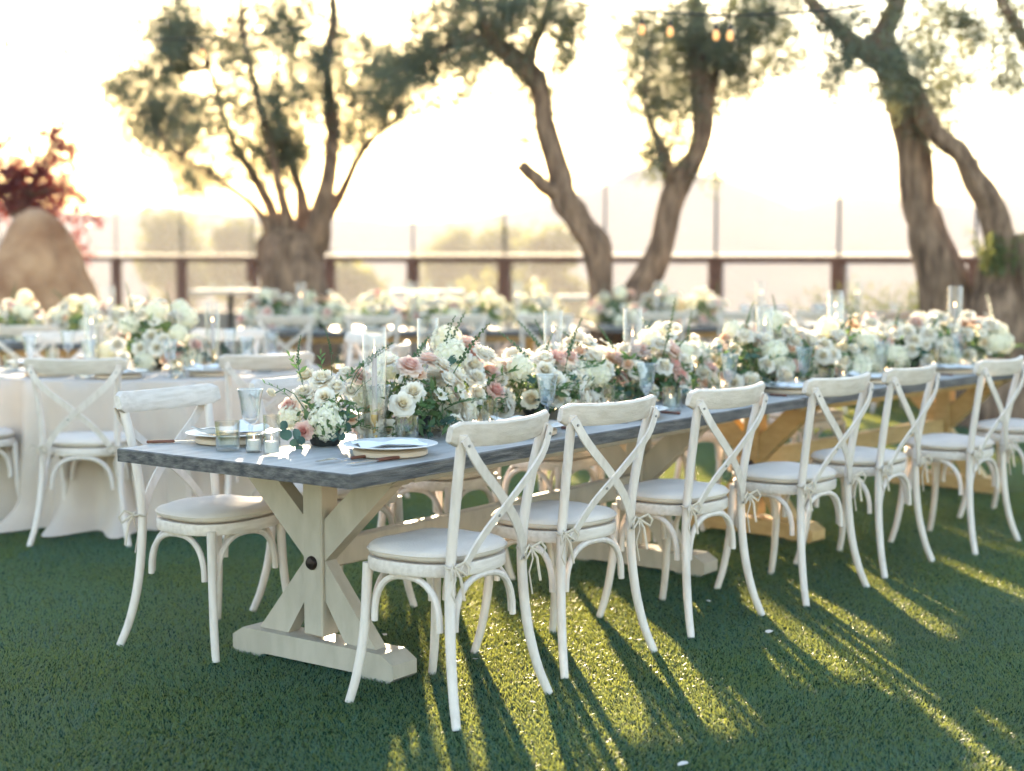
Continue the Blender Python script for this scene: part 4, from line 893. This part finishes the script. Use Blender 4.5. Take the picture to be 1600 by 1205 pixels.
tree('olive_tree', 'twin-trunked olive tree leaning apart in a V, one trunk with a sawn stub', b2, [
    [(955, 530, 0, 70), (942, 480, 0, 44), (938, 430, 0, 40), (928, 378, 0, 42), (904, 342, 0, 44), (880, 305, 0, 38), (870, 255, 0, 29), (852, 195, 0, 30), (845, 145, 0, 34), (818, 108, 0, 34), (775, 70, 0, 24), (725, 62, .1, 16), (665, 90, .2, 9)],
    [(888, 315, 0, 28), (858, 297, -.05, 26), (838, 280, -.1, 22), (813, 257, -.15, 20)],
    [(822, 112, 0, 24), (835, 65, .1, 18), (855, 20, .2, 14), (865, -50, .3, 11), (850, -160, .3, 7)],
    [(965, 525, .05, 60), (995, 468, .1, 48), (1028, 395, .1, 44), (1045, 325, .1, 44), (1062, 282, .1, 42), (1090, 235, .1, 32), (1099, 190, .1, 36), (1095, 140, .1, 32), (1088, 60, .2, 26), (1085, -40, .3, 18), (1070, -180, .3, 10)],
    [(1050, 290, .1, 26), (1038, 245, 0, 18), (1020, 200, -.1, 10), (1005, 150, -.1, 6)],
    [(1100, 175, .1, 20), (1122, 105, .2, 13), (1132, 40, .3, 10), (1165, -40, .3, 7)],
    [(800, 100, 0, 18), (760, 40, -.2, 12), (740, -30, -.2, 8)]],
    [(690, 60, 60, 45, 0), (640, 110, 40, 30, .2), (700, 95, 60, 40, .3), (620, 140, 45, 28, 0), (780, 85, 45, 35, -.2), (660, 165, 50, 20, .1), (890, 55, 40, 32, .1), (800, 10, 60, 40, -.3), (840, 150, 30, 25, .3), (730, 130, 55, 30, -.2), (760, 30, 70, 45, .3), (840, 25, 55, 35, .2), (880, 100, 25, 20, 0), (720, 10, 70, 35, 0), (1010, 90, 45, 60, -.2), (1040, 180, 45, 45, 0), (1050, 60, 60, 60, .3), (1030, 240, 30, 25, 0), (1120, 40, 70, 50, -.2), (1180, 60, 60, 55, .2), (1225, 115, 28, 30, 0), (1150, 120, 45, 40, .3), (1090, 120, 50, 60, .4), (975, 20, 40, 35, 0), (830, 215, 22, 18, 0), (1115, 275, 14, 10, 0), (1205, 20, 50, 40, 0)],
    Y2, 23, 2000, upper=[(.6, 14.4, 5.0, 1.3), (1.5, 14.5, 4.9, 1.3), (.2, 14.8, 5.9, 1.2), (1.2, 14.6, 6.2, 1.4), (2.2, 14.2, 5.4, 1.2), (-.8, 14.6, 4.7, .8)])
Y3 = 12.2; b3 = at(1570, 560, Y3)
tree('olive_tree', 'massive gnarled olive tree whose thick trunk leans over the end of the warm-lit table', b3, [
    [(1575, 560, 0, 120), (1570, 500, 0, 105), (1568, 450, .1, 90), (1566, 405, .1, 62), (1562, 372, 0, 42), (1552, 328, 0, 36), (1530, 290, 0, 36), (1500, 242, 0, 30), (1465, 212, 0, 30), (1445, 180, 0, 26), (1425, 120, 0, 16)],
    [(1505, 560, .3, 96), (1480, 495, .3, 78), (1466, 420, .3, 72), (1448, 350, .3, 58), (1434, 320, .3, 52), (1428, 262, .3, 50), (1415, 195, .3, 48), (1405, 140, .3, 54), (1385, 85, .3, 50), (1370, 50, .3, 40)],
    [(1392, 105, .3, 38), (1350, 80, .25, 30), (1305, 42, .2, 25), (1270, 5, .2, 20), (1240, -60, .2, 14), (1200, -160, .1, 8)],
    [(1375, 65, .3, 34), (1400, 10, .35, 26), (1420, -60, .4, 18), (1430, -180, .4, 10)],
    [(1610, 560, -.1, 74), (1608, 480, -.1, 60), (1606, 410, -.1, 44), (1598, 365, -.1, 30)],
    [(1640, 500, .2, 70), (1660, 300, .2, 50), (1640, 120, .2, 34), (1600, 60, .1, 20), (1550, -20, .1, 12)]],
    [(1310, 60, 45, 50, 0), (1290, 125, 25, 35, .1), (1340, 25, 50, 35, .3), (1390, 95, 50, 45, -.3), (1450, 45, 55, 45, .2), (1440, 130, 45, 40, 0), (1475, 185, 38, 40, .2), (1500, 120, 30, 30, .4), (1535, 50, 35, 40, .2), (1580, 90, 30, 40, 0), (1590, 30, 40, 40, .2), (1370, 150, 28, 20, 0), (1495, 20, 40, 35, .4), (1575, 140, 25, 20, 0)],
    Y3, 37, 1300, upper=[(2.9, 12.3, 4.2, 1.0), (3.8, 12.2, 4.4, 1.2), (3.3, 12.6, 5.2, 1.2), (4.6, 12.2, 4.8, 1.2)])
# young shoots on the massive trunk
def shoots(name, label, c, w, h, n, seed, L=.05, W=.012, cat='plant'):
    r_ = np.random.default_rng(seed); cs = []; ds = []; t = thing(name, label, cat, (c.x, c.y, c.z)); m = MB()
    for i in range(n):
        x, y = r_.normal(0, w * .4, 2); hh = h * (.5 + .5 * r_.random()); lx, ly = r_.normal(0, .18, 2) * h + np.array([x, y]) * .5
        m.tube([(x, y, 0), (x + lx * .4, y + ly * .4, hh * .55), (x + lx, y + ly, hh)], [.004, .003, .0015], 4, cap=False)
        for k in np.linspace(.2, 1, 9): cs.append((x + lx * k * k, y + ly * k * k, hh * k)); ds.append((lx, ly, hh))
    d = np.array(ds); d /= np.linalg.norm(d, axis=1)[:, None]; m.build('stem', M['stem'], t)
    obj('foliage', leaves('foliage', cs, d, M['shrub'], per=7, L=L, W=W, seed=seed, spread=.04), t); return t
shoots('olive_sucker', 'tuft of young green shoots sprouting from the massive trunk', at(1560, 430, Y3 - .15) , .18, .32, 16, 3)
shoots('lavender_bush', 'loose green bush growing at the fence left of the massive trunk', Vector((*at(1405, 480, 14.6).xy, .0)), .55, 1.1, 120, 5, .07, .012)
shoots('wispy_shrub', 'thin wispy shrub at the foot of the fence beside the lavender bush', Vector((*at(1290, 480, 15.6).xy, .0)), .35, 1.0, 30, 6, .06, .012)

# ------------------------------------------------------------------ boulder and plum tree
Yb = 15.0; cb = at(58, 470, Yb)
m = MB(); n = 40; rows = 26; prof = [(0, .0), (.06, .40), (.18, .72), (.35, .98), (.6, 1.0), (1.0, 1.12)]
Hb = at(60, 318, Yb).z
vs = []
for j in range(rows + 1):
    q = j / rows; z = Hb * (1 - q); 
    rr_ = np.interp(q, [0, .03, .08, .18, .35, .6, 1], [.05, .16, .24, .33, .46, .62, .86])
    for i in range(n):
        a = 2 * math.pi * i / n; v = Vector((math.cos(a), math.sin(a), z)); s = 1 + .26 * noise.noise(v * 1.1 + Vector((3, 0, 0))) + .10 * noise.noise(v * 2.7) + .05 * abs(noise.noise(v * 6)) 
        vs.append((rr_ * s * math.cos(a) * 1.05 - .03 * q, rr_ * s * math.sin(a) * .8, z - .05))
m.add(vs, [(j * n + i, (j + 1) * n + i, (j + 1) * n + (i + 1) % n, j * n + (i + 1) % n) for j in range(rows) for i in range(n)] + [tuple(range(n))])
bo = m.build('boulder', M['boulder']); bo.location = (cb.x, cb.y, 0); tag(bo, 'tall tapering brown sandstone boulder in front of the red-leaved tree', 'boulder')
bp_ = at(20, 400, 17.5)
tree('plum_tree', 'small tree with dark red and purple leaves behind the boulder', bp_, [
    [(20, 480, 0, 22), (25, 380, 0, 18), (35, 320, 0, 14), (60, 270, 0, 9), (85, 220, 0, 5)], [(28, 350, 0, 10), (0, 300, .1, 7), (-20, 250, .1, 4)], [(40, 310, 0, 8), (90, 290, -.1, 5), (125, 262, -.1, 3)]],
    [(20, 285, 45, 40, 0), (75, 270, 40, 40, 0), (95, 225, 28, 28, 0), (5, 330, 40, 30, 0), (60, 310, 40, 25, .2), (110, 330, 30, 35, .3), (120, 270, 18, 22, 0), (-40, 260, 50, 60, 0), (90, 370, 40, 25, .4)], 17.5, 51, 560, leafL=.075, leafW=.035, mt=M['redleaf'])

# ------------------------------------------------------------------ round bushy trees beyond the fence
for i, (u, vtop, vb, Y, wpx, txt) in enumerate([(265, 330, 480, 46, 120, 'seen left of the stump'), (365, 335, 480, 52, 90, 'seen close left of the stump'), (700, 362, 490, 60, 110, 'seen between the olive trees, lowest of three'), (775, 345, 480, 56, 110, 'seen between the olive trees, tallest of three'), (860, 355, 500, 50, 110, 'seen beside the sawn stub'), (800, 425, 560, 34, 190, 'low below the fence rail'), (540, 400, 520, 40, 130, 'half hidden behind the stump')]):
    a = at(u, vtop, Y); b = at(u, vb, Y); r = wpx / 2 * Y / FPX; rr = random.Random(i); hgt = a.z - b.z
    t_ = thing('valley_tree', 'hazy round bushy tree beyond the fence, ' + txt, 'tree', (b.x, b.y, b.z - 1.5), group='trees beyond the fence')
    m = MB(); limb(m, [(0, 0, -6), (.1, 0, 1.5), (.2, 0, 1.5 + hgt * .7)], [.25, .2, .08], 8, i); m.build('trunk', M['bark'], t_)
    cs = []; ds = []
    for k in range(14):
        a_ = rr.random() * 6.3; q = rr.random(); c = Vector((math.cos(a_) * r * .6 * (1 - q * .5), math.sin(a_) * r * .6, 1.2 + hgt * (.25 + .68 * q)))
        for _ in range(48):
            d = Vector((rr.gauss(0, 1), rr.gauss(0, 1), rr.gauss(0, 1))).normalized() * rr.random() ** .4; cs.append(tuple(c + d * r * .42)); ds.append(tuple(d + Vector((0, 0, .01))))
    obj('crown', leaves('crown', cs, ds, M['fartree'], per=6, L=.26, W=.15, seed=i, spread=.22), t_)

# ------------------------------------------------------------------ string lights
def strand(label, pts, bulbs, lit, Y):
    t = thing('string_light', label, 'lights', (0, 0, 0)); P = [at(u, v, Y + dy) for u, v, dy in pts]; t.location = P[0]; P = [p - t.location for p in P]
    S = spline([tuple(p) for p in P], 8); m = MB(); m.tube(S, .007, 5); m.build('wire', M['pole'], t)
    sm = MB(); sm.tube([(0, 0, 0), (0, 0, -.07)], .004, 5); sm.lathe([(.0001, -.06), (.016, -.065), (.018, -.105), (.0001, -.106)], 10)
    bm_ = MB(); bm_.lathe([(.0001, -.105), (.014, -.108), (.024, -.135), (.026, -.155), (.018, -.178), (.0001, -.185)], 12)
    sme = sm.mesh('socket', M['pole']); bme = bm_.mesh('bulb', M['bulb'] if lit else M['glass'])
    for k in bulbs:
        p = Vector(S[min(int(k * (len(S) - 1)), len(S) - 1)]); s = obj('socket', sme, t, p, sc=.8); obj('bulb', bme, s)
strand('string of lit warm bulbs hanging in front of the twin-trunked olive tree', [(640, -60, 1.0), (900, 4, .5), (1085, 22, 0), (1165, 24, -.2), (1350, 8, -.6), (1620, -60, -1.2)], [.30, .36, .475, .56], True, 9.5)
strand('string of bulbs hanging across the pale sky left of the olive tree', [(-60, 25, 0), (10, 42, .2), (118, 56, .6), (260, 62, 1.0), (420, 50, 1.6), (640, 10, 2.2)], [.22, .38, .52, .68], True, 10.5)

# ------------------------------------------------------------------ fallen petals on the turf
m = MB(); petal(m, (0, 0, 0), 0, R(80), .022, .011, .3, R(10)); pme = m.mesh('fallen_petal', M['petal_dry'])
for i, (u, v) in enumerate([(828, 1096), (1000, 1000), (1206, 985), (1104, 938), (742, 1030), (1075, 1192), (600, 990)]):
    p = gnd(u, v, .02); o = obj('fallen_petal', pme, None, p, (0, .2, i * 1.9), .8 + .5 * (i % 3) / 2); tag(o, 'small pale petal fallen on the green turf', 'petal', 'fallen petals')

# ------------------------------------------------------------------ haze
m = MB(); m.box((0, 640, 18), (2600, 1700, 88)); hz = m.build('haze', None, smooth=False)
hm = bpy.data.materials.new('haze_air'); hm.use_nodes = True; N = hm.node_tree.nodes; N.remove(N['Principled BSDF'])
pv = N.new('ShaderNodeVolumePrincipled'); pv.inputs['Density'].default_value = .0011; pv.inputs['Color'].default_value = (.38, .39, .46, 1); pv.inputs['Anisotropy'].default_value = 0.0
hm.node_tree.links.new(pv.outputs[0], N['Material Output'].inputs['Volume']); hz.data.materials.append(hm); tag(hz, kind='stuff')
